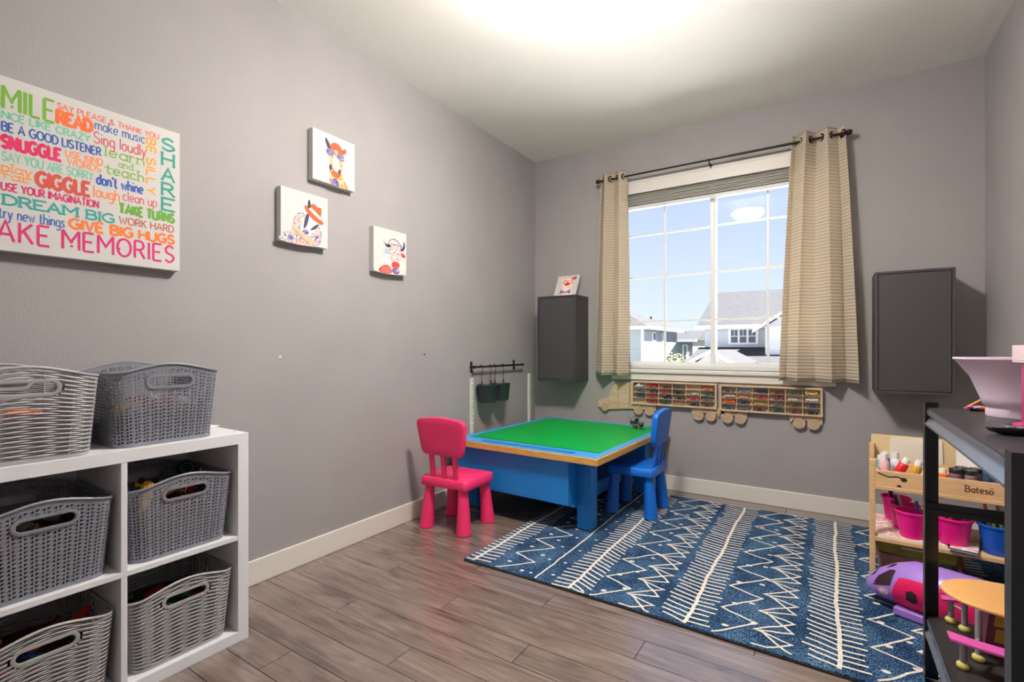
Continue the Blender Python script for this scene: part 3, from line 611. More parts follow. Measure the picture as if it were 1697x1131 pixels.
HB, BW, BD = .262, .319, .355                    # basket height, width across the front, depth
def ring_pt(a, v, w_=BW, d_=BD, off=0):              # a in 0..1 round the wall starting at the middle of the front, v up; front faces +x
    k = 1-.11*(1-v)**1.0
    hw, hd = w_/2*k, d_/2*k; r = .045*k
    segs = [hw-r, pi/2*r, 2*(hd-r), pi/2*r, 2*(hw-r), pi/2*r, 2*(hd-r), pi/2*r, hw-r]
    # length fractions are the same for every v because all scale with k
    tot = sum(segs); s = (a % 1)*tot; i = 0
    while s > segs[i] and i < 8: s -= segs[i]; i += 1
    if i in (0, 8):
        y = s if i == 0 else -(hw-r)+s; p = (hd, y); n = (1, 0)
    elif i == 1: an = s/r; p = (hd-r+r*cos(an), hw-r+r*sin(an)); n = (cos(an), sin(an))
    elif i == 2: p = (hd-r-s, hw); n = (0, 1)
    elif i == 3: an = pi/2+s/r; p = (-(hd-r)+r*cos(an), hw-r+r*sin(an)); n = (cos(an), sin(an))
    elif i == 4: p = (-hd, hw-r-s); n = (-1, 0)
    elif i == 5: an = pi+s/r; p = (-(hd-r)+r*cos(an), -(hw-r)+r*sin(an)); n = (cos(an), sin(an))
    elif i == 6: p = (-(hd-r)+s, -hw); n = (0, -1)
    else: an = 1.5*pi+s/r; p = (hd-r+r*cos(an), -(hw-r)+r*sin(an)); n = (cos(an), sin(an))
    # rim rises over the middle of front and back
    fr = abs(((a*2+.5) % 1)-.5)*2                    # 0 in the middle of front/back, 1 in the middle of the sides
    bul = .5+.5*cos(min(1, fr/.56)*pi)
    H = HB-.030+.030*bul
    return Vector((p[0]+n[0]*off, p[1]+n[1]*off, v*H)), H
PER = 2*(BW+BD)-.08
def in_slot(a, z, grow):                             # stadium-shaped hand hole, front and back
    d = min(abs(((a+.5) % 1)-.5), abs(((a) % 1)-.5))*PER*.97
    dz = z-(HB-.058); hl = .047
    q = math.hypot(max(0, d-hl), dz)
    return q < .0145+grow
def rim_and_slots(o, mat, off):
    pts = [ring_pt(i/120, 1, off=off)[0] for i in range(120)]
    MB().tube(pts, .0042, 8, closed=True).build('rim', mat, o, smooth=True)
    for c0 in (0, .5):
        mb = MB(); n = 40; rings = []
        for gr, of in ((.0, -.0035), (.0, .0035), (.003, .0045), (.010, .003), (.010, -.0025)):
            row_ = []
            for i in range(n):
                an = 2*pi*i/n; r_ = .0145+gr
                du = (.047 if cos(an) > 0 else -.047)+r_*cos(an); z = HB-.058+r_*sin(an)
                a = c0+du/(PER*.97); p, H = ring_pt(a, z/HB); p, H = ring_pt(a, z/H, off=of); row_.append(p)
            rings.append(row_)
        vs = [p for r_ in rings for p in r_]; k = len(rings)
        mb.add(vs, [[j*n+i, j*n+(i+1) % n, ((j+1) % k)*n+(i+1) % n, ((j+1) % k)*n+i] for j in range(k) for i in range(n)])
        mb.build('hand_hole_rim', mat, o, smooth=True)
def base_plate(o, mat, h=.012):
    mb = MB(); n = 96
    vs = [ring_pt(i/n, 0, off=.0015)[0] for i in range(n)]+[ring_pt(i/n, h/HB, off=.0015)[0] for i in range(n)]
    mb.add(vs, [[i, (i+1) % n, n+(i+1) % n, n+i] for i in range(n)]+[list(range(n))[::-1], list(range(n, 2*n))]); mb.build('base', mat, o, smooth=True)
def perforated_mesh():
    mb = MB(); NC, NR = 104, 21; z0 = .010
    for c in range(NC):
        for r_ in range(NR):
            a0, a1 = c/NC, (c+1)/NC; sh = .5 if c % 2 else 0
            def q(u, v):
                vv = (r_+v)/NR
                aa = a0+(a1-a0)*u
                _, H = ring_pt(aa, 1); z = z0+(H-.003-z0)*vv
                return aa, z, H
            am, zm, _ = q(.5, .5)
            if in_slot(am, zm, .0065): continue
            def pt(u, v):
                aa, z, H = q(u, v); return ring_pt(aa, z/H)[0]
            A, B, Cc, D = pt(0,0), pt(1,0), pt(1,1), pt(0,1)
            if r_ == NR-1: mb.add([A,B,Cc,D], [[0,1,2,3]]); continue
            if c % 2: tri = [pt(.10,.22), pt(.84,.10), pt(.76,.86)]
            else: tri = [pt(.16,.86), pt(.20,.12), pt(.92,.70)]
            p_, q_, r2 = tri
            if c % 2: mb.add([A,B,Cc,D,p_,q_,r2], [[0,1,5,4],[1,2,6,5],[2,3,4,6],[3,0,4]])
            else: mb.add([A,B,Cc,D,p_,q_,r2], [[0,1,6,5],[1,2,6],[2,3,4,6],[3,0,5,4]])
    bm = bmesh.new(); me = bpy.data.meshes.new('perforated_wall'); me.from_pydata(mb.v, [], mb.f); bm.from_mesh(me)
    bmesh.ops.remove_doubles(bm, verts=bm.verts, dist=2e-5); bmesh.ops.recalc_face_normals(bm, faces=bm.faces); bm.to_mesh(me); bm.free(); return me
def woven_mesh():
    mb = MB(); NR, NS = 37, 144; NCOL = 22; z0 = .012
    for r_ in range(NR):
        run = []
        def flush():
            if len(run) > 1:
                vs = []; m = len(run)
                for P1, hh in run:
                    p, n, = P1
                    vs += [p+n*.0026, p+Vector((0,0,hh))+n*.0012, p-n*.0022, p-Vector((0,0,hh))+n*.0012]
                mb.add(vs, [[i*4+j, i*4+(j+1) % 4, i*4+4+(j+1) % 4, i*4+4+j] for i in range(m-1) for j in range(4)])
            run.clear()
        for i in range(NS+1):
            a = i/NS; ph = sin(a*NCOL*pi+(r_ % 2)*pi)
            _, H = ring_pt(a, 1); z = z0+(H-.006-z0)*(r_+.5)/NR
            if in_slot(a, z, .0085): flush(); continue
            p = ring_pt(a, z/H, off=.0016*ph)[0]; n = (ring_pt(a, z/H, off=.01)[0]-ring_pt(a, z/H)[0]).normalized()
            run.append(((p, n), (.0023+.0010*ph)))
        flush()
    # upright stakes behind the strands
    for c in range(NCOL*2):
        a = (c+.5)/NCOL/2
        if in_slot(a, HB-.058, .012) : continue
        mb.tube([ring_pt(a, v, off=-.0015)[0] for v in (.03, .5, .985)], .0028, 5)
    me = bpy.data.meshes.new('woven_wall'); me.from_pydata(mb.v, [], mb.f)
    bm = bmesh.new(); bm.from_mesh(me); bmesh.ops.recalc_face_normals(bm, faces=bm.faces); bm.to_mesh(me); bm.free(); return me
perf_me, wov_me = perforated_mesh(), woven_mesh()
dkb = M('dark_grey_basket_plastic', (128,130,141), .38); ltb = M('light_grey_basket_plastic', (166,165,166), .45)
def basket(kind, label, loc, rz=0):
    o = thing('storage_basket', label, 'basket', loc, rz, 'plastic storage baskets')
    if kind == 'dark':
        link('perforated_wall', perf_me, dkb, o, solid=.0026); rim_and_slots(o, dkb, 0); base_plate(o, dkb)
    else:
        link('woven_wall', wov_me, ltb, o, smooth=True); rim_and_slots(o, ltb, .001); base_plate(o, ltb)
    return o
col = [KY1-t1-.1675*1.0, KY0+t1+.1675]; col = [KY1-t1-.168, KY0+t1+.168]
zlo, zhi = t1+.0005, (KH+t2)/2+.0005
bx_ = .195
B1 = basket('dark', 'dark grey perforated basket in the upper right cube with yellow toys', (bx_+.012, col[0], zhi))
B2 = basket('dark', 'dark grey perforated basket in the upper left cube of the white shelf', (bx_+.012, col[1], zhi))
B3 = basket('light', 'light grey woven plastic basket in the lower right cube', (bx_+.012, col[0], zlo))
B4 = basket('light', 'light grey woven plastic basket in the lower left cube', (bx_+.012, col[1], zlo))
B5 = basket('dark', 'dark grey perforated basket on top of the white shelf', (.200, -3.035, KH+.001), R(0))
B6 = basket('light', 'light grey woven plastic basket on top of the white shelf', (.215, -3.378, KH+.001), R(-3))

# toys in the baskets: building bricks, plates, small figures' props
tcol = {'yellow':(236,178,60), 'red':(176,36,30), 'orange':(232,104,24), 'blue':(20,84,128), 'green':(24,120,54), 'black':(28,28,30), 'brown':(86,54,36), 'grey':(120,122,126), 'teal':(18,110,120), 'white':(220,220,214), 'maroon':(92,24,28)}
def toy_brick(colour, label, loc, rot, nx=2, ny=4, hgt=.0096, s=1.6, group='toys in the baskets'):
    o = thing('toy_brick', label, 'toy', loc, 0, group); o.rotation_euler = rot
    m = M('toy_'+colour, tcol[colour], .28); p = .008*s; mb = MB()
    mb.box(-nx*p/2, nx*p/2, -ny*p/2, ny*p/2, 0, hgt*s)
    mb.build('block', m, o, bevel=.0006)
    st = MB()
    for i in range(nx):
        for j in range(ny): st.cyl((-nx*p/2+p*(i+.5), -ny*p/2+p*(j+.5), hgt*s), (-nx*p/2+p*(i+.5), -ny*p/2+p*(j+.5), hgt*s+.0018*s), .0024*s, n=8)
    st.build('studs', m, o, smooth=True)
    return o
rt = random.Random(11)
cols_by = {'upper right': ['brown','maroon','grey','yellow','black','red','brown','grey','yellow','maroon'], 'upper left': ['orange','black','brown','orange','grey','black','maroon','yellow','grey'],
           'lower right': ['black','green','maroon','black','grey','green','black','red','brown','black'], 'lower left': ['red','blue','black','orange','red','teal','black','maroon','blue','red'],
           'top dark': ['yellow','red','white','grey','brown','maroon','yellow','red'], 'top light': ['red','orange','maroon','grey','red','brown','white']}
pos_w = ['front left', 'front middle', 'front right', 'middle left', 'centre', 'middle right', 'back left', 'back middle', 'back right', 'topmost']
for bname, B in (('upper right', B1), ('upper left', B2), ('lower right', B3), ('lower left', B4), ('top dark', B5), ('top light', B6)):
    base = B.location
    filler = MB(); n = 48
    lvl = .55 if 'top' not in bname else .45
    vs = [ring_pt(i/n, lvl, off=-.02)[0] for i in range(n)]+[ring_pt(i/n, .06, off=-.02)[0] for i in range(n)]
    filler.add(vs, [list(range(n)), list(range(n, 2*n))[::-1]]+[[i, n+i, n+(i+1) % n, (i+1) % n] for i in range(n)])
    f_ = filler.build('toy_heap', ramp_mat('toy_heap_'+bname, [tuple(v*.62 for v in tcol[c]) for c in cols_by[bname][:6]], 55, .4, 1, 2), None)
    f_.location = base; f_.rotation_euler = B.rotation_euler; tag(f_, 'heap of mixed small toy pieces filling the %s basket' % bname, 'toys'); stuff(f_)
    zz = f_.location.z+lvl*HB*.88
    for k, c in enumerate(cols_by[bname]):
        gx, gy = k % 3, (k//3) % 3
        nx, ny = rt.choice([(2,4),(2,6),(2,3),(1,6),(4,4)])
        toy_brick(c, '%s toy brick at the %s of the %s basket heap' % (c, pos_w[k], bname),
                  (base.x+(.085-.085*gy)+rt.uniform(-.012,.012), base.y-.085+.085*gx+rt.uniform(-.012,.012), zz+rt.uniform(.004,.022)),
                  (rt.uniform(-.5,.5), rt.uniform(-.7,.2), rt.uniform(0,6)), nx, ny)
# the yellow toy pieces standing up in the upper right basket
yel = M('toy_yellow', tcol['yellow'], .35)
o = thing('toy_digger_part', 'yellow plastic toy arm sticking out of the upper right basket', 'toy', (B1.location.x+.11, B1.location.y-.115, B1.location.z+.195))
MB().prism([(0,-.06),(.02,-.06),(.045,.035),(.03,.05),(.012,.04)], lambda u, v, d: (d, u, v), -.014, .014).build('arm', yel, o, bevel=.002)
MB().cyl((.02,.03,.04), (-.02,.03,.04), .010, n=12).build('pivot', yel, o, smooth=True)
o = thing('toy_digger_part', 'yellow plastic toy shovel blade beside the yellow arm in the basket', 'toy', (B1.location.x+.105, B1.location.y-.05, B1.location.z+.185))
for k in range(6):
    MB().prism([(0,0),(.006,0),(.010+.002*k,.045),(.004,.05)], lambda u, v, d: (d-.010*k, u+.006*k, v), -.010, 0).build('blade', yel, o).rotation_euler = (R(-10*k), R(8), 0)
o = thing('toy_rail_piece', 'yellow and black toy strip lying across the upper right basket', 'toy', (B1.location.x+.02, B1.location.y-.01, B1.location.z+.205), R(70)); o.rotation_euler = (R(4), R(8), R(75))
MB().box(-.08, .08, -.018, .018, 0, .010).build('strip', yel, o, bevel=.002)
for k in range(4): bx('clip', M('toy_black', tcol['black'], .3), o, -.07+k*.04, -.055+k*.04, -.02, .02, .010, .022)
o = thing('toy_flying_disc', 'black toy wheel disc at the back of the upper right basket', 'toy', (B1.location.x-.06, B1.location.y+.10, B1.location.z+.228)); o.rotation_euler = (R(0), R(62), R(0))
MB().lathe([(0,-.01),(.03,-.01),(.034,-.005),(.034,.005),(.03,.01),(0,.01)], 24).build('tyre', M('toy_black'), o, smooth=True)
MB().lathe([(.017,.010),(.020,.012),(.022,.010)], 24, closed=True).build('ring', M('toy_teal', tcol['teal'], .3), o, smooth=True)
o = thing('toy_crane_wire', 'pale wire toy piece poking up in the upper right basket', 'toy', (B1.location.x+.05, B1.location.y+.05, B1.location.z+.19)); 
MB().tube([(0,0,-.02),(0,.02,.03),(0,.05,.045),(0,.055,.055)], .0018, 6).build('wire', M('toy_white', tcol['white'], .4), o)
# red bars in lower left basket
for k, (dy, rz_, cc) in enumerate(((.10, .3, 'red'), (.03, .15, 'maroon'), (-.10, -.4, 'orange'))):
    o = thing('toy_brick_bar', '%s long toy bar angled up in the lower left basket' % ('bright red', 'dark red', 'orange')[k], 'toy', (B4.location.x+.03, B4.location.y+dy, B4.location.z+.185), 0, 'toys in the baskets'); o.rotation_euler = (R(35), R(10), rz_)
    MB().box(-.009, .009, -.05, .05, 0, .014).build('bar', M('toy_'+cc, tcol[cc], .28), o, bevel=.001)
    st = MB()
    for j in range(6): st.cyl((0, -.042+j*.0165, .014), (0, -.042+j*.0165, .017), .004, n=8)
    st.build('studs', M('toy_'+cc), o)

# ------------------------------------------------------------------ play table
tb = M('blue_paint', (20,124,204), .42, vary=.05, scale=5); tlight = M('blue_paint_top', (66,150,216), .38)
grn = M('green_baseplate', (4,164,72), .4); woodedge = M('honey_wood_edge', (206,158,84), .5, vary=.18, scale=14, stretch=(1,1,8))
TW, TD, TZ = 1.05, 1.235, .478; th = -.034
tbl = thing('play_table', 'low blue play table with green building surface and wooden edge', 'table', (1.145, -1.30, 0), th)
# local frame: x from -TW (left) to 0, y from 0 (front) to TD
rz0 = .437
bx('frame_edge', woodedge, tbl, -TW-.004, .004, -.012, 0, rz0, TZ-.003, bevel=.002); bx('frame_edge', woodedge, tbl, 0, .012, -.012, TD, rz0, TZ-.003, bevel=.002)
bx('frame_edge', woodedge, tbl, -TW, 0, TD, TD+.012, rz0, TZ-.003, bevel=.002); bx('frame_edge', woodedge, tbl, -TW-.012, -TW, 0, TD, rz0, TZ-.003, bevel=.002)
FR = .165; ib = .045
# front rail with a long tray slot
sl0, sl1 = -TW+.21, -.16
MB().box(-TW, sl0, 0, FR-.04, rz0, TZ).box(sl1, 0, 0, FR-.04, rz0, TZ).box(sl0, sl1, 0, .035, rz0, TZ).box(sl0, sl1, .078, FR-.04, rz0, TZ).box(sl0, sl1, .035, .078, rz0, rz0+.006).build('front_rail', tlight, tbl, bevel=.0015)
bx('slot_floor', tb, tbl, sl0, sl1, .036, .077, rz0+.006, rz0+.008)
bx('groove_floor', tb, tbl, -TW+ib, -ib, FR-.04, FR, rz0, TZ-.03)
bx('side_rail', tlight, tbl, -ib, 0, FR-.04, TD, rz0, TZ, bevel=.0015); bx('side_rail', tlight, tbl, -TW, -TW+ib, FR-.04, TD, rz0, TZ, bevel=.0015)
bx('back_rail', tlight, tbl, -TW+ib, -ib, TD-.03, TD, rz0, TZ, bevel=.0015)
gy0, gy1, gx0, gx1 = FR, TD-.03, -TW+ib, -ib
for i in range(2):
    for j in range(2):
        g = MB().box(gx0+(gx1-gx0)*i/2+.0005, gx0+(gx1-gx0)*(i+1)/2-.0005, gy0+(gy1-gy0)*j/2+.0005, gy0+(gy1-gy0)*(j+1)/2-.0005, rz0, TZ-.004).build('baseplate', grn, tbl)
# fine studs on the baseplates: one mesh of low bumps
st = MB(); pstep = .016
ny_ = int((gy1-gy0)/pstep); nx_ = int((gx1-gx0)/pstep)
for i in range(nx_):
    for j in range(ny_):
        cx, cy = gx0+pstep*(i+.5), gy0+pstep*(j+.5); r_ = .0045; z = TZ-.004
        st.add([(cx+r_*cos(a), cy+r_*sin(a), z+h_) for h_ in (0, .0016) for a in (0.52, 1.57, 2.62, 3.67, 4.71, 5.76)], [[6,7,8,9,10,11]]+[[q, (q+1) % 6, 6+(q+1) % 6, 6+q] for q in range(6)])
stuff(st.build('studs', grn, tbl, fix=False))
# legs, apron, hanging front box and lower stretchers
for lx, ly in ((-.150, .175), (-TW+.055, .175), (-.150, TD-.16), (-TW+.055, TD-.16)):
    bx('leg', tb, tbl, lx-.045, lx+.045, ly-.03, ly+.06, 0 if lx < -.5 else .0152, rz0, bevel=.003)
bx('front_box', tb, tbl, -TW+.02, -.19, .03, .14, .175, rz0-.001, bevel=.003)
bx('apron', tb, tbl, -TW+.055, -.15, .15, .175, .13, .25); bx('apron', tb, tbl, -.245, -.22, .24, TD-.19, .12, .19, bevel=.002); bx('apron', tb, tbl, -TW+.07, -TW+.095, .24, TD-.19, .12, .19)
for k, xx in enumerate((-.80, -.52, -.24)): bx('batten', tb, tbl, xx-.06, xx+.06, .08, .15, .155, .175)
bx('shelf_board', tb, tbl, -TW+.07, -.22, .24, TD-.19, .19, .205)
bx('under_panel', tb, tbl, -TW+.03, -.03, .15, TD-.07, rz0-.012, rz0-.0005)
# little toy gunship on the table
tg = thing('toy_gunship', 'small dark toy gunship with crossed rods standing on the green table', 'toy', tuple(P(1056, 711, 2, .476)), R(-25)); tg.location.z = TZ-.002
gd = M('toy_dark_teal', (30,44,48), .4); gg = M('toy_grey_green', (96,116,110), .4); gyl = M('toy_olive', (150,140,60), .45)
MB().lathe([(0,-.055),(.014,-.052),(.021,-.03),(.023,.01),(.017,.045),(.008,.058),(0,.06)], 12).build('hull', gd, tg, smooth=True)
tg.children[0].rotation_euler = (0, R(90), 0); tg.children[0].location = (0, 0, .034)
MB().prism([(-.025,.05),(-.012,.075),(.006,.078),(.010,.052)], lambda u, v, d: (u, d, v), -.008, .008).build('fin', gd, tg)
MB().box(.02, .058, -.014, .014, .044, .056).build('canopy', gg, tg, bevel=.004)
for s in (-1, 1):
    MB().box(-.03, .035, s*.02-.004, s*.02+.004, .022, .036).build('pod', gg, tg, bevel=.002)
    for xx in (-.035, .035): MB().tube([(xx, s*.014, .025), (xx, s*.024, .014), (xx+.008, s*.026, 0.002)], .003, 6).build('foot', gyl, tg)
MB().tube([(-.05,0,.04),(-.06,-.004,.055),(-.088,-.006,.088)], .0018, 6).build('rod', gd, tg); MB().tube([(-.068,.004,.058),(-.056,.008,.07),(-.04,.012,.088)], .0018, 6).build('rod', gd, tg)
for p in ((-.088,-.006,.088),(-.04,.012,.088)): MB().lathe([(0,-.003),(.003,0),(0,.003)], 8, p).build('rod_tip', gd, tg)
bx('tail', gd, tg, -.062, -.045, -.009, .009, .03, .052)
# ------------------------------------------------------------------ children's chairs
def chair(label, loc, rz, colr, mn, z0=0):
    m = M(mn, colr, .42, bump=.05, bscale=220); o = thing('child_chair', label, 'chair', loc, rz, 'plastic children\'s chairs')
    a = .172; b = .152
    out = rrect(-a, a, -b, b, .03, 5)
    mb = MB(); k = len(out)
    vs = [(x*s, y*s, z) for z, s in ((.258,1.0), (.262,1.012), (.303,1.0), (.308,.975)) for x, y in out]
    mb.add(vs, [[r_*k+i, r_*k+(i+1) % k, (r_+1)*k+(i+1) % k, (r_+1)*k+i] for r_ in range(3) for i in range(k)]+[list(range(k))[::-1], list(range(3*k, 4*k))])
    mb.build('seat', m, o, smooth=True)
    for sx in (-1, 1):
        for sy in (-1, 1):
            x, y = sx*.122, sy*.112; dx, dy = sx*.016, sy*.016
            prof = [(0,0),(.040,0),(.0445,.004),(.044,.012),(.0285,.258),(0,.258)]
            lg = MB(); n = 24
            lg.v = [(x+dx*(1-z/.26)+r_*cos(2*pi*i/n), y+dy*(1-z/.26)+r_*sin(2*pi*i/n), z) for r_, z in prof for i in range(n)]
            lg.f = [[j*n+i, j*n+(i+1) % n, (j+1)*n+(i+1) % n, (j+1)*n+i] for j in range(5) for i in range(n)]
            lg.build('leg', m, o, smooth=True)
    tilt = lambda z: -.128-(z-.30)*.12
    for cx in (-.083, 0, .083):
        mb = MB()
        vs = [(cx*(1+(z-.3)*.25)+sx*.0165, tilt(z)+sy*.008, z) for z in (.290, .37, .47) for sx, sy in ((-1,-1),(1,-1),(1,1),(-1,1))]
        mb.add(vs, [[r_*4+i, r_*4+(i+1) % 4, r_*4+4+(i+1) % 4, r_*4+4+i] for r_ in (0, 1) for i in range(4)]+[[0,3,2,1],[8,9,10,11]])
        mb.build('back_slat', m, o, bevel=.004)
    w0, w1 = .150, .178
    op = [(-w0+.03,.445)]+[(w0-.03,.445)]+[(w0-.008,.455),(w0+.002,.48)]+[(w1-.002,.625),(w1-.012,.652),(w1-.035,.662)]+[(w1*.3,.672),(0,.674),(-w1*.3,.672)]+[(-w1+.035,.662),(-w1+.012,.652),(-w1+.002,.625)]+[(-w0-.002,.48),(-w0+.008,.455)]
    bk = lambda u, v, d: (u, tilt(v)+d+.16*u*u, v)
    mb = MB(); k = len(op); c0 = (0, .56)
    ins = lambda s: [(c0[0]+(u-c0[0])*(1-s), c0[1]+(v-c0[1])*(1-s)) for u, v in op]
    layers = [(ins(.35), -.019), (ins(.06), -.019), (ins(.02), -.017), (op, -.010), (op, .010), (ins(.02), .017), (ins(.06), .019), (ins(.35), .019)]
    vs = [bk(u, v, d) for pts, d in layers for u, v in pts]; n_ = len(layers)
    mb.add(vs, [[r_*k+i, r_*k+(i+1) % k, (r_+1)*k+(i+1) % k, (r_+1)*k+i] for r_ in range(n_-1) for i in range(k)]+[list(range(k))[::-1], list(range((n_-1)*k, n_*k))])
    mb.build('backrest', m, o, smooth=True)
    return o
chair('pink plastic children\'s chair in front of the play table', (.293, -1.445, 0), R(3), (234,48,108), 'pink_plastic')
chair('blue plastic children\'s chair at the right side of the play table', (1.142, -.612, .0152), R(91), (6,104,204), 'blue_plastic')

# ------------------------------------------------------------------ truck-shaped display shelf with toy cars
ply = M('pale_plywood', (200,176,146), .6, vary=.08, scale=10, stretch=(1,1,6)); groove = M('burnt_groove', (134,106,80), .8)
YB = -.0005
def disc(mb, cx, cz, r, y0, y1, n=28): mb.cyl((cx, y0, cz), (cx, y1, cz), r, n=n)
def wheel(parent, cx, cz, r):
    w_ = MB(); disc(w_, cx, cz, r, YB-.004, -.030); wo_ = w_.build('wheel', ply, parent)
    for rr in (.92, .62, .22):
        MB().tube([(cx+r*rr*cos(2*pi*i/24), -.0302, cz+r*rr*sin(2*pi*i/24)) for i in range(24)], .0014, 5, closed=True).build('groove_ring', groove, wo_)
    hl = MB()
    for i in range(8): disc(hl, cx+r*.42*cos(2*pi*i/8), cz+r*.42*sin(2*pi*i/8), r*.07, -.0301, -.0308, 6)
    hl.build('lug_holes', groove, wo_)
XF = lambda u, v, d: (u, d, v)
def trailer(parent, x0, x1, z0, z1, ncol, zt0=None):
    t_ = .012; D = -.045
    bx('back_board', ply, parent, x0, x1, -.006, YB, z0, z1)
    bx('frame_board', ply, parent, x0, x1, D, -.006, z1-t_, z1, bevel=.001); bx('frame_board', ply, parent, x0, x1, D, -.006, z0, z0+t_, bevel=.001)
    bx('frame_board', ply, parent, x0, x0+t_, D, -.006, z0+t_, z1-t_, bevel=.001); bx('frame_board', ply, parent, x1-t_, x1, D, -.006, z0+t_, z1-t_, bevel=.001)
    a, b = x0+t_, x1-t_; cw = (b-a)/ncol
    for c in range(1, ncol): bx('divider', ply, parent, a+c*cw-.0018, a+c*cw+.0018, D+.006, -.006, z0+t_, z1-t_)
    zs = [z0+t_+(z1-z0-2*t_)*k/4 for k in range(4)]
    for c in range(ncol):
        for k in (1, 2, 3): bx('shelf', ply, parent, a+c*cw+.0018, a+(c+1)*cw-.0018, D+.006, -.006, zs[k]-.0014, zs[k]+.0014)
    return [(a+(c+.5)*cw, [z+.0016 if i else z+.0002 for i, z in enumerate(zs)]) for c in range(ncol)]
tk = thing('truck_display_shelf', 'plywood truck shaped wall shelf with cab filled with toy cars', 'display shelf', (0,0,0), 0, 'truck shaped wall shelves')
c1 = trailer(tk, .902, 1.530, .640, .822, 6)
cab = [(.612,.595),(.612,.640),(.622,.655),(.690,.672),(.705,.690),(.728,.755),(.752,.785),(.790,.803),(.885,.808),(.885,.598),(.700,.582)]
cb = MB().prism(cab, XF, YB, -.020).build('cab_panel', ply, tk, bevel=.001)
def gr(pts, cl=False, w_=.0022): MB().ribbon(pts, w_, XF, -.0206, closed=cl).build('engraved_line', groove, cb, fix=False)
gr([(.722,.700),(.738,.758),(.778,.758),(.778,.700)], True); gr([(.815,.715),(.845,.715),(.845,.752),(.815,.752)], True); gr([(.815,.790),(.848,.790),(.848,.797),(.815,.797)], True)
gr([(.706,.690),(.706,.640),(.885,.640)]); gr([(.788,.780),(.788,.590)]); gr([(.725,.780),(.885,.775)]); gr([(.875,.805),(.875,.600)]); gr([tuple(p) for p in smooth_pts([(.616,.612),(.630,.640),(.668,.655),(.705,.640),(.715,.600)], 5)])
gr([(.725,.603),(.778,.600),(.778,.628),(.725,.628)], True); gr([(.797,.600),(.868,.602),(.868,.630),(.797,.630)], True); gr([(.772,.690),(.772,.676)]); gr([(.832,.601),(.832,.630)])
bx('cab_mount', ply, tk, .880, .902, -.020, YB, .640, .806)
ch_ = MB().prism([(.885,.640),(.885,.598),(1.075,.598),(1.085,.590),(1.085,.640)], XF, YB, -.020).build('chassis', ply, tk, bevel=.001)
wheel(tk, .672, .600, .034); wheel(tk, .952, .592, .036); wheel(tk, 1.040, .592, .036)
MB().prism([(1.355,.640),(1.355,.590),(1.365,.590),(1.372,.610),(1.530,.605),(1.535,.585),(1.545,.585),(1.545,.640)], XF, YB, -.020).build('chassis', ply, tk)
wheel(tk, 1.402, .585, .037); wheel(tk, 1.487, .585, .037)
tr2 = thing('truck_display_shelf', 'plywood trailer shaped wall shelf filled with toy cars, farther from the cab', 'display shelf', (0,0,0), 0, 'truck shaped wall shelves')
c2 = trailer(tr2, 1.550, 2.172, .632, .818, 6)
bx('hitch', ply, tr2, 1.5455, 1.575, -.020, YB, .606, .632)
for ax, bx2 in ((1.555, 1.725), (1.985, 2.170)):
    MB().prism([(ax,.632),(ax,.585),(ax+.01,.585),(ax+.018,.602),(bx2-.018,.602),(bx2-.01,.580),(bx2,.580),(bx2,.632)], XF, YB, -.020).build('chassis', ply, tr2)
for cx in (1.600, 1.682, 2.040, 2.122): wheel(tr2, cx, .580, .037)
CARC = {'white':(224,222,216),'red':(196,36,30),'dark red':(112,28,30),'blue':(36,66,124),'navy blue':(22,30,62),'grey':(98,102,110),'black':(26,26,30),'green':(24,84,52),'brown':(104,72,52),'orange':(236,92,32),'yellow':(222,180,66),'beige':(206,188,160),'purple':(70,58,92),'light blue':(112,134,168),'orange and white':(228,150,110)}
PROF = {'sedan': ([(0,.005),(0,.0115),(.016,.0135),(.026,.0205),(.043,.0205),(.054,.013),(.066,.0115),(.067,.005)], [(.019,.0138),(.0275,.0195),(.042,.0195),(.050,.0138)]),
        'sports': ([(0,.004),(.002,.009),(.02,.0115),(.030,.0165),(.042,.0165),(.058,.0125),(.068,.0115),(.068,.004)], [(.024,.0118),(.0315,.0157),(.041,.0157),(.050,.0122)]),
        'truck': ([(0,.006),(0,.0165),(.013,.017),(.019,.0265),(.034,.0265),(.036,.017),(.064,.017),(.064,.006)], [(.0165,.0175),(.0215,.0250),(.032,.0250),(.033,.0175)]),
        'van': ([(0,.006),(.001,.016),(.010,.027),(.064,.028),(.066,.006)], [(.008,.018),(.013,.0255),(.058,.0262),(.058,.018)])}
tyre = M('toy_tyre', (24,24,26), .6); hubm = M('toy_hub', (206,206,204), .3, .4); glz = M('toy_window', (38,44,54), .15)
rows_w = ('bottom', 'third', 'second', 'top'); colw = ('first', 'second', 'third', 'fourth', 'fifth', 'sixth')
car_me = {}
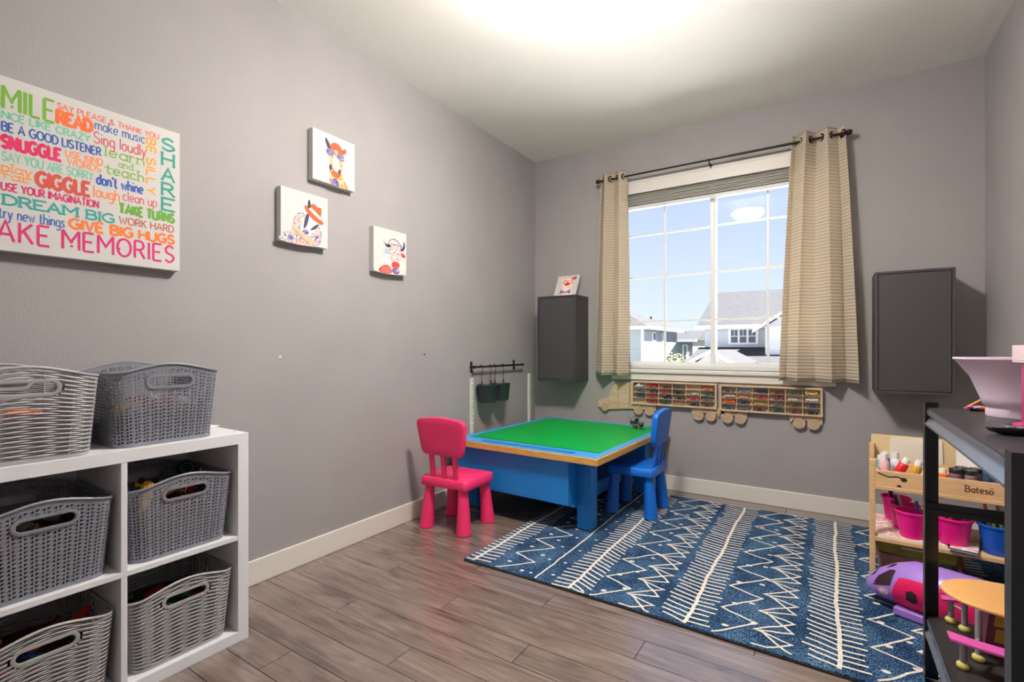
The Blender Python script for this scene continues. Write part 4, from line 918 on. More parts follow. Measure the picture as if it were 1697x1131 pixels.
def car(cx, cz, colr, kind, label, flip, dx=0):
    o = thing('toy_car', label, 'toy car', (cx+dx, -.026, cz), 0, 'toy cars on the truck shelf'); sg = -1 if flip else 1
    body, gls = PROF[kind]; s = 1.1
    fn_ = lambda u, v, d: ((u-.034)*s*sg, d, v*s)
    key = (kind, colr, flip)
    if key not in car_me:
        car_me[key] = MB().prism(body, fn_, -.0125, .0125).build('body', M('car_'+colr, CARC[colr], .25, coat=.4), o, bevel=.0012).data
    else: link('body', car_me[key], None, o, bevel=.0012)
    k2 = (kind, flip)
    if k2 not in car_me: car_me[k2] = MB().prism(gls, fn_, -.0129, .0129).build('windows', glz, o).data
    else: link('windows', car_me[k2], glz, o)
    hw = (hash(label) if False else (int(cx*1000)+int(cz*1000))) % 3 == 0
    for u in (.0135, .0535):
        for y in (-.0128, .0128):
            if 'wheel' not in car_me: car_me['wheel'] = MB().cyl((0,-.0022,0),(0,.0022,0),.0062,n=12).build('wheel', tyre, o).data; w_ = o.children[-1]
            else: w_ = link('wheel', car_me['wheel'], tyre, o)
            w_.location = ((u-.034)*s*sg, y, .0062)
            if y < 0:
                if 'hub' not in car_me: car_me['hub'] = MB().cyl((0,-.0030,0),(0,-.0021,0),.0036,n=10).build('hubcap', hubm, w_).data
                else: link('hubcap', car_me['hub'], hubm, w_)
g1 = [['white','grey','blue',None],['red','purple','red','red'],['dark red','red','navy blue','green'],['brown','black','black','orange and white'],[None,'white','red','navy blue'],['orange','green','grey','brown']]
k1 = [['truck','sports','truck',0],['van','sedan','truck','sedan'],['sports','sedan','truck','sedan'],['sports','sedan','sports','sports'],[0,'sports','sedan','sports'],['sedan','sports','truck','sedan']]
g2 = [['purple','beige','orange','blue'],['light blue','orange and white','navy blue','grey'],['navy blue','red','yellow','dark red'],['dark red','dark red','grey','green'],['green','white','brown','dark red'],['yellow','white','blue','black']]
k2_ = [['sports','truck','van','sports'],['sedan','sports','sedan','van'],['van','sedan','sports','sports'],['sedan','truck','sedan','truck'],['sedan','sports','sedan','sedan'],['van','truck','sedan','sports']]
rc = random.Random(5)
for g, kk, cols_, nm in ((g1, k1, c1, 'cab shelf'), (g2, k2_, c2, 'trailer shelf')):
    for ci, (cx, zs) in enumerate(cols_):
        for ri in range(4):
            if not g[ci][ri]: continue
            row_i = 3-ri
            car(cx, zs[row_i], g[ci][ri], kk[ci][ri], '%s toy car, %s row, %s slot from the left of the %s' % (g[ci][ri], rows_w[row_i], colw[ci], nm), rc.random() < .5, rc.uniform(-.006, .006))

# ------------------------------------------------------------------ black metal shelving at the right wall
stl = M('black_painted_steel', (30,33,40), .34, .35, spec=.6); deck = M('dark_laminate_deck', (46,43,46), .36, vary=.08, scale=20)
SX0, SX1, SY0, SY1, SH = 2.462, 2.925, -2.637, -1.722, .905
sh = thing('metal_shelving', 'low black metal shelving unit against the right wall', 'shelving', (SX0, SY0, 0)); w_, d_ = SX1-SX0, SY1-SY0
a = .038; tk_ = .0025; beam_m = M('beam_window_sheen', (112,120,136), .22, .5, spec=.8)  # beams coloured lighter than the black posts, imitating the window's reflection on them
for sx in (0, 1):
    for sy in (0, 1):
        X0, Y0 = sx*w_, sy*d_; ix, iy = (1 if sx == 0 else -1), (1 if sy == 0 else -1)
        mb = MB(); mb.box(min(X0, X0+ix*a), max(X0, X0+ix*a), min(Y0, Y0+iy*tk_), max(Y0, Y0+iy*tk_), .0152 if (sy == 1) else 0, SH)
        mb.box(min(X0, X0+ix*tk_), max(X0, X0+ix*tk_), min(Y0+iy*tk_, Y0+iy*a), max(Y0+iy*tk_, Y0+iy*a), .0152 if sy == 1 else 0, SH)
        po = mb.build('post', stl, sh)
        hl = MB()
        for k in range(17): hl.box(X0+ix*a*.5-.004, X0+ix*a*.5+.004, Y0-iy*.0006 if True else 0, Y0-iy*.0001, .05+k*.05, .062+k*.05)
        hl.build('keyholes', M('hole_black', (8,8,9), .8), po)
def beams(z, parent):
    h_ = .042
    for x in (0, w_): 
        ix = 1 if x == 0 else -1
        MB().prism([(x+ix*.004, z), (x+ix*.0065, z), (x+ix*.0065, z-.012), (x+ix*.024, z-.014), (x+ix*.003, z-.044), (x+ix*.003, z-.048), (x-ix*.000, z-.048), (x-ix*.000, z-.042), (x+ix*.017, z-.0165), (x+ix*.004, z-.0145)], lambda u, v, d: (u, d, v), .041, d_-.041).build('long_beam', beam_m, parent)
    for y in (0, d_):
        iy = 1 if y == 0 else -1
        MB().box(.006, w_-.006, min(y+iy*.003, y+iy*.006), max(y+iy*.003, y+iy*.006), z-h_, z).build('short_beam', stl, parent, bevel=.001)
for z in (.888, .222):
    beams(z-.004, sh); bx('deck_board', deck, sh, .0065, w_-.0065, .0065, d_-.0065, z-.016, z, bevel=.0008)
for y in (.004, d_-.012): MB().box(.006, w_-.006, y, y+.003, .545, .585).box(.006, w_-.006, y, y+.02, .562, .566).build('cross_beam', stl, sh, bevel=.001)
ZT, ZL = .8885, .2225
# lavender tub
lav = M('lavender_plastic', (234,212,232), .35); 
tub = thing('plastic_tub', 'lavender flared plastic tub on the black shelf', 'tub', (2.73, -1.885, ZT))
MB().lathe([(0,0),(.150,0),(.152,.004),(.152,.028),(.158,.032),(.163,.05),(.185,.11),(.218,.158),(.222,.160),(.222,.165),(.213,.165),(.180,.112),(.157,.05),(.150,.036),(0,.036)], 48, sx=1, sy=.55).build('shell', lav, tub, smooth=True)
# toy stand with pink-white tray on a magenta post
ty = thing('toy_stand', 'magenta toy stand with translucent pink tray at the right edge of the shelf', 'toy', (2.618, -2.13, ZT))
mag = M('magenta_plastic', (176,40,112), .35); pal = M('pale_pink_plastic', (224,200,206), .3)
MB().lathe([(0,0),(.05,0),(.05,.008),(.03,.014),(0,.014)], 24, (.01,0,0)).build('foot', mag, ty, smooth=True)
MB().box(-.022, .013, -.014, .014, .01, .155).build('post', mag, ty, bevel=.003)
MB().box(-.028, .10, -.06, .06, .155, .160).box(-.028, .10, -.06, -.055, .16, .198).box(-.028, .10, .055, .06, .16, .198).box(-.028, -.023, -.055, .055, .16, .198).box(.095, .10, -.055, .055, .16, .198).build('tray', pal, ty, bevel=.002)
MB().box(0, .08, -.04, .04, .162, .185).build('tray_insert', M('grey_violet', (150,146,170), .4), ty, bevel=.004)
# remote control
rmt = thing('remote_control', 'black remote control lying on the black shelf', 'remote', (2.585, -2.275, ZT), R(8))
rb = M('glossy_black', (20,20,24), .25); kb_ = M('rubber_grey', (120,112,116), .6)
op = smooth_pts([(-.085,.010),(-.07,.018),(.0,.022),(.075,.021),(.085,0),(.075,-.021),(0,-.022),(-.07,-.018),(-.085,-.010)], 4, True)
vs = []; k = len(op)
for z, s in ((.001,.72), (.007,.93), (.014,1.0), (.017,.98)): vs += [(p.x*s, p.y*s, z) for p in op]
mb = MB(); mb.add(vs, [[r_*k+i, r_*k+(i+1) % k, (r_+1)*k+(i+1) % k, (r_+1)*k+i] for r_ in range(3) for i in range(k)]+[list(range(k))[::-1], list(range(3*k, 4*k))]); mb.build('casing', rb, rmt, smooth=True)
for i in range(5):
    for j in range(3): bx('button', kb_, rmt, -.055+i*.02, -.043+i*.02, -.014+j*.0105, -.007+j*.0105, .016, .019, bevel=.0008)
# pencils and crayons lying beyond the tub
pc = [((226,160,70),'yellow'),((40,36,40),'black'),((232,110,150),'pink'),((120,70,40),'brown'),((190,80,200),'purple'),((238,100,40),'orange'),((216,210,206),'white'),((200,110,60),'copper')]
for i, (c_, nm) in enumerate(pc):
    o = thing('coloured_pencil', '%s coloured pencil in the small heap beyond the lavender tub' % nm, 'pencil', (2.575+(i % 4)*.012, -1.752-(i//4)*.012, ZT+.004+.007*(i//4)+(.014 if i in (0, 7) else 0)), R(i*37), 'pencils on the black shelf')
    o.rotation_euler = (0, R(-32 if i in (0, 7) else -2), R([20, 35, -10, 5, 40, -25, 15, 60][i]))
    ln = .05; MB().cyl((-ln/2,0,0), (ln/2,0,0), .0036, n=6).build('shaft', M('pencil_'+nm, c_, .4), o); MB().cyl((ln/2,0,0), (ln/2+.012,0,0), .0036, .0006, 6).build('tip', M('pencil_wood', (224,178,130), .7), o)
# toy picnic table
pt = thing('toy_picnic_table', 'toy picnic table with oval orange top and pink benches on the lower shelf', 'toy', (2.635, -1.865, ZL))
otop = M('orange_tan_plastic', (232,172,104), .45); pnk = M('orchid_plastic', (214,86,168), .42); gleg = M('grey_violet_plastic', (150,140,150), .4); yft = M('pale_yellow_plastic', (216,206,112), .45)
n = 48; mb = MB()
vs = [(.150*s*cos(2*pi*i/n), .120*s*sin(2*pi*i/n), z) for z, s in ((.140,.985),(.142,1),(.147,1),(.149,.985)) for i in range(n)]
mb.add(vs, [[r_*n+i, r_*n+(i+1) % n, (r_+1)*n+(i+1) % n, (r_+1)*n+i] for r_ in range(3) for i in range(n)]+[list(range(n))[::-1], list(range(3*n, 4*n))]); mb.build('table_top', otop, pt, smooth=True)
def bench(sgn, yo, hl=.135):
    arc = [(-hl+(hl+.135)*i/14, sgn*(yo+.03*(1-((i-7)/7)**2))) for i in range(15)]
    out = [(x, y-sgn*.022) for x, y in arc]+[(x, y+sgn*.022) for x, y in arc[::-1]]
    return MB().prism(out, lambda u, v, d: (u, v, d), .071, .078).build('bench', pnk, pt, bevel=.001)
bench(1, .105); bench(-1, .150, .156)
legs = [((-.11, .110), .071), ((-.085, .070), .140), ((-.128, -.162), .071), ((-.085, -.095), .140), ((.11, .110), .071), ((.085, .070), .140), ((.11, -.158), .071), ((.085, -.095), .140)]
for (lx, ly), zt_ in legs:
    lg = MB().cyl((lx, ly, .008), (lx, ly, zt_), .0078, n=14).build('leg', gleg, pt, smooth=True)
    MB().lathe([(0,0),(.010,0),(.0145,.005),(.0145,.012),(.009,.018),(0,.018)], 18, (lx, ly, 0)).build('foot', yft, lg, smooth=True)
for sx in (-1, 1):
    MB().cyl((sx*.085, -.06, .135), (sx*.085, -.093, .08), .0045, n=8).build('brace', gleg, pt, smooth=True)
    MB().cyl((sx*.085, .070, .06), (sx*.11, .110, .06), .0045, n=8).build('brace', gleg, pt, smooth=True)
    MB().cyl((sx*.085, -.095, .06), (sx*.11, -.158, .06), .0045, n=8).build('brace', gleg, pt, smooth=True)
# doll house panel box
db = thing('toy_house_panel', 'dark magenta toy box with two yellow window panes on the lower shelf', 'toy', (2.645, -1.87, ZL), R(-6)); 
dmg = M('dark_magenta_plastic', (112,18,62), .3); pnk2 = M('pale_orchid_plastic', (214,150,176), .35); ywp = M('mustard_panel', (196,150,40), .4)
lean = lambda u, v, d: (u, d+v*.18, v)
MB().prism(rrect(-.062,.075,0,.115,.01,3), lean, 0, .03).build('shell', dmg, db, bevel=.002)
MB().prism([(-.078,0),(-.064,0),(-.050,.12),(-.066,.12)], lean, -.005, .035).build('side_rail', pnk2, db, bevel=.002)
for k in range(2): MB().prism([(-.045,.02+.042*k),(.005,.02+.042*k),(.008,.055+.042*k),(-.040,.055+.042*k)], lean, -.003, .001).build('pane', ywp, db)
bx('latch', M('grey_violet_plastic'), db, .03, .075, -.02, -.002, 0, .022, bevel=.002)

# ------------------------------------------------------------------ wooden art rack with its trays
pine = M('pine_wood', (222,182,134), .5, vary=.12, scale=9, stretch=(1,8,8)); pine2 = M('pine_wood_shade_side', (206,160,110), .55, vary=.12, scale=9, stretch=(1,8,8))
EA = R(-3)
ar = thing('art_rack', 'wooden children\'s art rack with trays near the right wall', 'art rack', (2.365, -.955, RZ+.003), EA); EW = .54
for x in (0, EW-.022):
    bx('front_post', pine, ar, x, x+.022, 0, .04, 0, .542, bevel=.002)
    MB().box(x, x+.022, .385, .42, 0, .56).build('back_post', pine, ar, bevel=.002)
    bx('side_rail', pine, ar, x, x+.022, .04, .385, .41, .445, bevel=.002); bx('side_rail', pine, ar, x, x+.022, .04, .385, .16, .185, bevel=.002)
tray = bx('tray_front', pine, ar, .022, EW-.022, -.004, .010, .428, .500, bevel=.002); bx('tray_lip', pine, ar, .022, EW-.022, -.010, .008, .412, .428, bevel=.002)
bx('tray_floor', pine, ar, .022, EW-.022, .010, .30, .462, .472); bx('tray_back', pine, ar, .022, EW-.022, .288, .30, .472, .50)
bx('lower_shelf', pine, ar, .022, EW-.022, -.008, .385, .172, .190, bevel=.002)
MB().prism([(.0,.42),(EW,.42),(EW-.01,.605),(.01,.605)], lambda u, v, d: (u, .422+d, v), 0, .008).build('easel_board', M('pale_board', (228,204,160), .5), ar)
MB().prism([(.085,.43),(.30,.43),(.295,.596),(.09,.600)], lambda u, v, d: (u, .415+d, v), 0, .006).build('paper_pad', M('cream_paper', (240,232,216), .7), ar)
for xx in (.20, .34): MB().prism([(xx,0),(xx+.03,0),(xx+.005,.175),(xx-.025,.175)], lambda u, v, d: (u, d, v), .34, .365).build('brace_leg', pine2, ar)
bxm = MB(); strokes('Bateso', .33, .452, .085, .026, .0042, lambda u, v, d: (u, d, v), bxm, -.0046, serif=.003)
bxm.add([(.405+a, -.0046, .474+b) for a, b in ((0,0),(.003,.006),(.006,.002),(.009,.006),(.012,0))], [[0,1,2],[2,3,4]]); bxm.build('logo_lettering', M('burnt_brown', (104,62,34), .8), tray, fix=False)
sk = MB(); sk.ribbon([tuple(p) for p in smooth_pts([(.03,.488),(.07,.474),(.10,.478),(.125,.470)], 5)], .006, lambda u, v, d: (u, d, v), -.0045); sk.prism(circ(.125,.468,.012,.010,10), lambda u, v, d: (u, d, v), -.0047, -.0044); sk.prism(circ(.108,.438,.009,.005,8), lambda u, v, d: (u, d, v), -.0062, -.0060); sk.build('ink_scribble', M('ink_black', (40,34,34), .8), tray)
ew = lambda x, y, z: ar.matrix_basis @ Vector((x, y, z)) if False else Matrix.Translation(ar.location) @ Matrix.Rotation(EA, 4, 'Z') @ Vector((x, y, z))
# paint bottles in the tray
def bottle(label, x, y, colr, mn, tilt=0, tz=0, cap=(240,238,234), h=.085, r=.020):
    o = thing('paint_bottle', label, 'paint bottle', tuple(ew(x, y, .4725)), EA+tz, 'paint bottles in the art rack'); o.rotation_euler = (0, R(tilt), EA+tz)
    if tilt: o.location.z += r*abs(sin(R(tilt)))
    MB().lathe([(0,0),(r,0),(r,h*.6),(r*.75,h*.68),(0,h*.68)], 20).build('bottle', M(mn, colr, .3), o, smooth=True)
    MB().lathe([(0,h*.68),(r*.72,h*.68),(r*.68,h),(0,h)], 18).build('cap', M('bottle_cap_white', cap, .4), o, smooth=True)
bottle('white capped pink paint bottle at the left of the tray', .055, .07, (236,190,196), 'paint_pink', h=.095)
bottle('clear white capped paint bottle behind the red bottle', .10, .13, (220,226,236), 'paint_clear', h=.095)
bottle('tilted red paint bottle with white cap in the tray', .105, .05, (206,30,32), 'paint_bright_red', 26, h=.085)
bottle('tilted ochre paint bottle with white cap in the tray', .16, .045, (204,152,54), 'paint_ochre', 18, h=.08)
bottle('short green paint bottle with white cap in the tray', .215, .05, (34,96,60), 'paint_green', 0, h=.058)
bottle('short orange paint bottle with white cap in the tray', .262, .045, (238,120,60), 'paint_orange_b', 0, h=.058)
bottle('blue paint bottle behind the pink one in the tray', .062, .15, (50,80,160), 'paint_blue_b', 0, h=.09)
bottle('teal paint bottle at the tray\'s left end', .046, .205, (120,170,160), 'paint_teal_b', 0, h=.06)
for i, (x, y) in enumerate(((.305,.045),(.352,.045),(.33,.10),(.377,.10))):
    o = thing('paint_jar', '%s jar with black lid in the art rack tray' % ('front left dark violet glitter', 'front right mauve glitter', 'rear left dark violet glitter', 'rear right mauve glitter')[i], 'paint jar', tuple(ew(x, y, .4725)), 0, 'glitter jars in the art rack')
    MB().lathe([(0,0),(.022,0),(.0225,.045),(0,.045)], 22).build('jar', ramp_mat('glitter_%d' % (i % 2), [(70,56,76),(150,130,150),(90,60,70)] if i % 2 == 0 else [(120,84,84),(170,140,140),(80,60,66)], 140), o, smooth=True)
    MB().lathe([(0,.045),(.0238,.045),(.0238,.062),(.022,.064),(0,.064)], 22).build('lid', M('lid_black', (26,26,28), .35), o, smooth=True)
o = thing('paint_box', 'dark blue packet with white stripes in the tray beside the jars', 'packet', tuple(ew(.425, .06, .4725)), EA-.1); MB().box(-.032,.05,-.012,.012,0,.085).build('packet', ramp_mat('packet_blue', [(28,40,84),(60,90,140),(20,28,60)], 40), o, bevel=.001)
for k in range(4): bx('stripe', M('packet_white', (230,230,230), .5), o, -.030+k*.002, -.006+k*.003, -.0126, -.0119, .066+k*.004, .068+k*.004)
o = thing('paper_pad', 'white drawing pad standing at the back of the art rack', 'paper', tuple(ew(.33, .245, .4725)), EA); MB().prism([(0,0),(.17,0),(.17,.135),(0,.135)], lambda u, v, d: (u, d+v*.10, v), 0, .014).build('pad', M('paper_white'), o)
# buckets on the lower shelf
ZS = RZ+.003+.190
mg1 = thing('magazine', 'colour magazine lying open on the lower shelf of the art rack', 'magazine', tuple(ew(.165, .17, .1905)), EA+R(2)); MB().box(-.14,.105,-.165,.19,0,.009).build('pages', M('paper_white'), mg1, bevel=.001); bx('cover', ramp_mat('magazine_cover', [(236,232,230),(206,90,80),(240,236,232),(230,170,150),(245,245,245)], 26), mg1, -.14, .105, -.165, .19, .009, .0098)
mg2 = thing('magazine', 'thick dark spined magazine on the middle of the lower shelf', 'magazine', tuple(ew(.33, .12, .1905)), EA+R(-9)); MB().box(-.03,.06,-.145,.14,0,.004).box(-.03,.06,-.145,.14,.011,.0145).build('covers', M('cover_navy', (40,40,70), .4), mg2); MB().box(-.03,.058,-.142,.138,.004,.011).build('pages', M('paper_white'), mg2)
bx('cover_print', ramp_mat('magazine_cover'  , [(0,0,0)], 1), mg2, -.03, .06, -.145, .14, .0145, .0150)
def bucket(label, x, y, z, colr, mn, r=.058, h=.115):
    o = thing('small_bucket', label, 'bucket', tuple(ew(x, y, z)), EA, 'plastic buckets on the art rack')
    MB().lathe([(0,0),(r*.72,0),(r*.74,.003),(r*.97,h-.012),(r*1.06,h-.010),(r*1.09,h-.004),(r*1.06,h),(r*.98,h),(r*.93,h-.012),(r*.70,.006),(0,.006)], 36, sx=1.0, sy=.9).build('shell', M(mn, colr, .38), o, smooth=True)
    return o
hp, bl_ = (236,12,140), (6,84,190)
bucket('hot pink bucket at the back left of the art rack shelf', .108, .305, .2008, hp, 'hot_pink_plastic'); bucket('hot pink bucket second from the left on the art rack shelf', .135, .18, .2008, hp, 'hot_pink_plastic')
bucket('hot pink bucket at the front left of the art rack shelf', .158, .055, .2008, hp, 'hot_pink_plastic', .062, .12); bucket('hot pink bucket behind the others on the art rack shelf', .265, .20, .2008, hp, 'hot_pink_plastic')
bucket('hot pink bucket right of the black post on the art rack shelf', .298, .055, .2062, hp, 'hot_pink_plastic', .064, .115)
bucket('bright blue bucket at the right end of the art rack shelf', .442, .065, .1905, bl_, 'bright_blue_plastic', .066, .125); bucket('bright blue bucket behind the front blue one', .456, .245, .1905, bl_, 'bright_blue_plastic', .060, .12)
# pens and brushes standing in the buckets
pens = [(.100,.305,(150,110,130),'mauve','back left pink'),(.118,.31,(40,34,40),'black','back left pink'),(.13,.18,(70,40,90),'purple','second pink'),(.148,.185,(220,214,220),'white','second pink'),(.175,.055,(90,60,150),'violet','front left pink'),
        (.28,.06,(232,150,190),'pink','right pink'),(.31,.065,(120,120,190),'lilac','right pink'),(.295,.085,(240,170,60),'orange','right pink'),(.33,.06,(50,50,60),'charcoal','right pink'),(.43,.06,(150,190,90),'lime','front blue'),(.455,.05,(90,30,90),'plum','front blue'),(.47,.07,(150,30,60),'crimson','front blue'),(.470,.05,(70,160,70),'green','front blue'),(.44,.085,(230,230,230),'white','front blue'),(.45,.245,(236,120,80),'coral','rear blue'),(.468,.25,(200,180,140),'tan','rear blue'),(.26,.2,(230,90,160),'rose','rear pink'),(.275,.21,(60,60,120),'indigo','rear pink')]
rp_ = random.Random(9)
for x, y, c_, nm, wh in pens:
    o = thing('felt_pen', '%s pen standing in the %s bucket' % (nm, wh), 'pen', tuple(ew(x, y, .215)), EA, 'pens in the buckets'); o.rotation_euler = (R(rp_.uniform(-14,14)), R(rp_.uniform(-16,16)), 0)
    hh = rp_.uniform(.13, .165); MB().cyl((0,0,0),(0,0,hh*.7),.0065,n=10).build('barrel', M('pen_'+nm, c_, .35), o, smooth=True); MB().cyl((0,0,hh*.7),(0,0,hh),.0074,.006,n=10).build('cap', M('pen_'+nm), o, smooth=True)
# bin and olive box under the rack
bn = thing('storage_bin', 'dusty terracotta bin under the art rack', 'bin', tuple(ew(.10, .16, 0.0)), EA+R(6)); bn.location.z = RZ+.003
mb = MB(); o1 = rrect(-.075,.13,-.10,.10,.02,4); k = len(o1); vs = [(x*s, y*s, z) for z, s in ((0,.82),(.10,1.0),(.10,.97),(.004,.80)) for x, y in o1]
mb.add(vs, [[r_*k+i, r_*k+(i+1) % k, (r_+1)*k+(i+1) % k, (r_+1)*k+i] for r_ in range(3) for i in range(k)]+[list(range(k))[::-1], list(range(3*k, 4*k))]); mb.build('shell', M('terracotta_plastic', (150,104,94), .45), bn, smooth=True)
ob = thing('zip_case', 'olive yellow translucent case resting on the terracotta bin', 'case', tuple(ew(.150, .16, 0)), EA); ob.location.z = RZ+.104
MB().prism(rrect(-.12,.16,0,.062,.022,5), lambda u, v, d: (u, d, v), -.10, .10).build('case', M('olive_plastic', (140,132,46), .25, vary=.2, scale=18), ob, bevel=.006)
MB().box(-.03,.06,-.104,-.1005,.035,.043).build('label_strip', M('pale_label', (206,206,190), .5), ob)
# grey caddy by the wall
gc = thing('toy_caddy', 'grey plastic caddy with blue insides on the floor by the right wall', 'caddy', (2.78, -1.085, RZ+.004), R(-8))
gcm = M('cool_grey_plastic', (150,158,164), .4)
MB().box(-.09,.09,-.07,-.062,0,.075).box(-.09,.09,.062,.07,0,.075).box(-.09,-.082,-.062,.062,0,.075).box(.082,.09,-.062,.062,0,.075).box(-.082,.082,-.062,.062,0,.006).build('tray', gcm, gc, bevel=.003)
MB().tube([(-.086,0,.07),(-.086,0,.10),(-.075,0,.112),(.075,0,.112),(.086,0,.10),(.086,0,.07)], .008, 8).build('handle', gcm, gc, smooth=True); MB().box(-.07,.07,-.05,.05,.006,.06).build('insert', M('teal_blue_plastic', (30,110,160), .4), gc, bevel=.008)

# ------------------------------------------------------------------ purple toy jet on the rug
jt = thing('toy_jet', 'purple and pink toy jet plane lying on the rug beside the black shelf', 'toy', (2.345, -1.185, RZ+.004), R(-24))
lil = M('lilac_plastic', (158,118,206), .3); hot = M('fuchsia_plastic', (228,10,92), .35); jdk = M('jet_window_dark', (52,34,44), .2)
# loft along local x from the nose
st_ = [(0,.062,.004,.004),(.004,.064,.022,.020),(.018,.070,.044,.040),(.05,.082,.066,.058),(.10,.098,.082,.078),(.16,.110,.092,.092),(.24,.112,.095,.096),(.52,.112,.095,.096),(.56,.112,.09,.09)]
n = 32
def jp(i, an, off=0):
    x, zc, ry, rz_ = st_[i]; return (x, (ry+off)*cos(an), zc+(rz_+off)*sin(an))
def jet_at(x, an, off=0):
    for i in range(len(st_)-1):
        if st_[i][0] <= x <= st_[i+1][0]:
            t_ = (x-st_[i][0])/(st_[i+1][0]-st_[i][0]); a_, b_ = Vector(jp(i, an, off)), Vector(jp(i+1, an, off)); return a_.lerp(b_, t_)
    return Vector(jp(len(st_)-1, an, off))
mb = MB(); k = len(st_); mb.add([jp(i, 2*pi*j/n) for i in range(k) for j in range(n)], [[i*n+j, i*n+(j+1) % n, (i+1)*n+(j+1) % n, (i+1)*n+j] for i in range(k-1) for j in range(n)]+[list(range(n))[::-1], list(range((k-1)*n, k*n))]); mb.build('fuselage', lil, jt, smooth=True)
def jet_patch(name, pts, mat, off, parent=jt, grid=None, bow=0):       # pts: (x, angle) on the camera side of the hull
    m_ = []
    for (x0_, a0_), (x1_, a1_) in zip(pts, pts[1:]+pts[:1]):
        for q in range(6): m_.append((x0_+(x1_-x0_)*q/6, a0_+(a1_-a0_)*q/6))
    if grid:
        (xa, aa), (xb, ab) = grid; mb_ = MB(); nu, nv = 24, 16
        vs = [jet_at(xa+(xb-xa)*i/nu+bow*sin(pi*j/nv)*(1-i/nu), R(aa+(ab-aa)*j/nv), off) for j in range(nv+1) for i in range(nu+1)]
        mb_.add(vs, [[j*(nu+1)+i, j*(nu+1)+i+1, (j+1)*(nu+1)+i+1, (j+1)*(nu+1)+i] for j in range(nv) for i in range(nu)]); return mb_.build(name, mat, parent, smooth=True)
    cx_ = sum(p[0] for p in m_)/len(m_); ca = sum(p[1] for p in m_)/len(m_); N_ = len(m_)
    mb_ = MB(); vs = []
    for s in (1, .66, .33): vs += [jet_at(cx_+(x-cx_)*s, R(ca+(a_-ca)*s), off) for x, a_ in m_]
    vs.append(jet_at(cx_, R(ca), off)); mb_.add(vs, [[r_*N_+i, r_*N_+(i+1) % N_, (r_+1)*N_+(i+1) % N_, (r_+1)*N_+i] for r_ in (0, 1) for i in range(N_)]+[[2*N_+i, 2*N_+(i+1) % N_, 3*N_] for i in range(N_)])
    return mb_.build(name, mat, parent, smooth=True, solid=0)
jet_patch('cockpit_window', [(.042,178),(.060,142),(.098,126),(.120,130),(.110,174)], jdk, .0012)
jet_patch('cockpit_window_front', [(.026,136),(.040,108),(.052,108),(.042,132)], jdk, .0012)
jet_patch('cockpit_window_side', [(.080,116),(.092,100),(.112,100),(.106,114)], jdk, .0012)
jet_patch('pink_door', [(0,0),(1,1),(1,0)], hot, .0015, grid=((.138,150),(.50,250)), bow=-.022)
jet_patch('door_window', [(.165,200),(.165,180),(.185,175),(.20,180),(.20,200),(.185,205)], jdk, .0028)
badge = jet_patch('round_badge', [(.082+.022*cos(R(a_)), 196+14*sin(R(a_))) for a_ in range(0, 360, 30)], M('badge_pink', (238,170,204), .4), .0014)
jet_patch('badge_face', [(.074,204),(.070,195),(.075,188),(.082,188),(.085,195),(.080,199),(.079,205)], M('badge_white', (250,240,244), .4), .0022, badge)
jet_patch('badge_ponytail', [(.083,188),(.091,191),(.095,198),(.092,205),(.088,200),(.089,195)], M('badge_white'), .0023, badge)
bx('belly_step', lil, jt, .12, .50, -.085, .085, 0.0, .03, bevel=.004)
for k_ in range(3): bx('stair_step', lil, jt, .30+.035*k_, .325+.035*k_, -.15, -.085, .002, .02+.012*k_, bevel=.002)
bx('side_panel', hot, jt, .42, .50, -.13, -.09, .004, .09, bevel=.003)
for xx in (.30, .46):
    wl = MB().cyl((xx, -.06, .016), (xx, -.045, .016), .016, n=14).build('wheel', M('toy_yellow'), jt)
# ------------------------------------------------------------------ outside: houses, roofs, tree, ground
sid = bpy.data.materials.new('lap_siding')
def siding(name, colr):
    m = M(name, colr, .7); t = m.node_tree; b = t.nodes['Principled BSDF']; N = t.nodes.new; K = t.links.new
    tcn = N('ShaderNodeTexCoord'); s = N('ShaderNodeSeparateXYZ'); K(tcn.outputs['Object'], s.inputs[0]); f_ = N('ShaderNodeMath'); f_.operation = 'MULTIPLY'; f_.inputs[1].default_value = 1/.2; K(s.outputs['Z'], f_.inputs[0])
    fr_ = N('ShaderNodeMath'); fr_.operation = 'FRACT'; K(f_.outputs[0], fr_.inputs[0]); bp = N('ShaderNodeBump'); bp.inputs['Strength'].default_value = 1; bp.inputs['Distance'].default_value = .03; K(fr_.outputs[0], bp.inputs['Height']); K(bp.outputs[0], b.inputs['Normal']); return m
sidA, sidB, sidC = siding('siding_blue_grey', (176,184,194)), siding('siding_pale', (196,200,208)), siding('siding_grey', (150,150,154))
roofm = M('asphalt_shingles', (42,42,45), .9, vary=.18, scale=4, bump=.6, bscale=9); trim = M('house_trim_white', (238,238,238), .5); hglass = M('house_window_glass', (90,100,108), .1)
grd = struct(bx('ground', M('lawn', (78,84,70), .95, vary=.3, scale=.6), None, -60, 60, .6, 160, -3.2, -3.0))
drive = struct(bx('street', M('concrete', (200,196,188), .9, vary=.08, scale=1), None, -30, 30, 2.5, 11.5, -3.0, -2.98))
porch = struct(bx('porch_roof', M('white_membrane', (240,240,238), .8, vary=.03, scale=1), None, -2.5, 6, .165, 5.2, -.55, -.40))
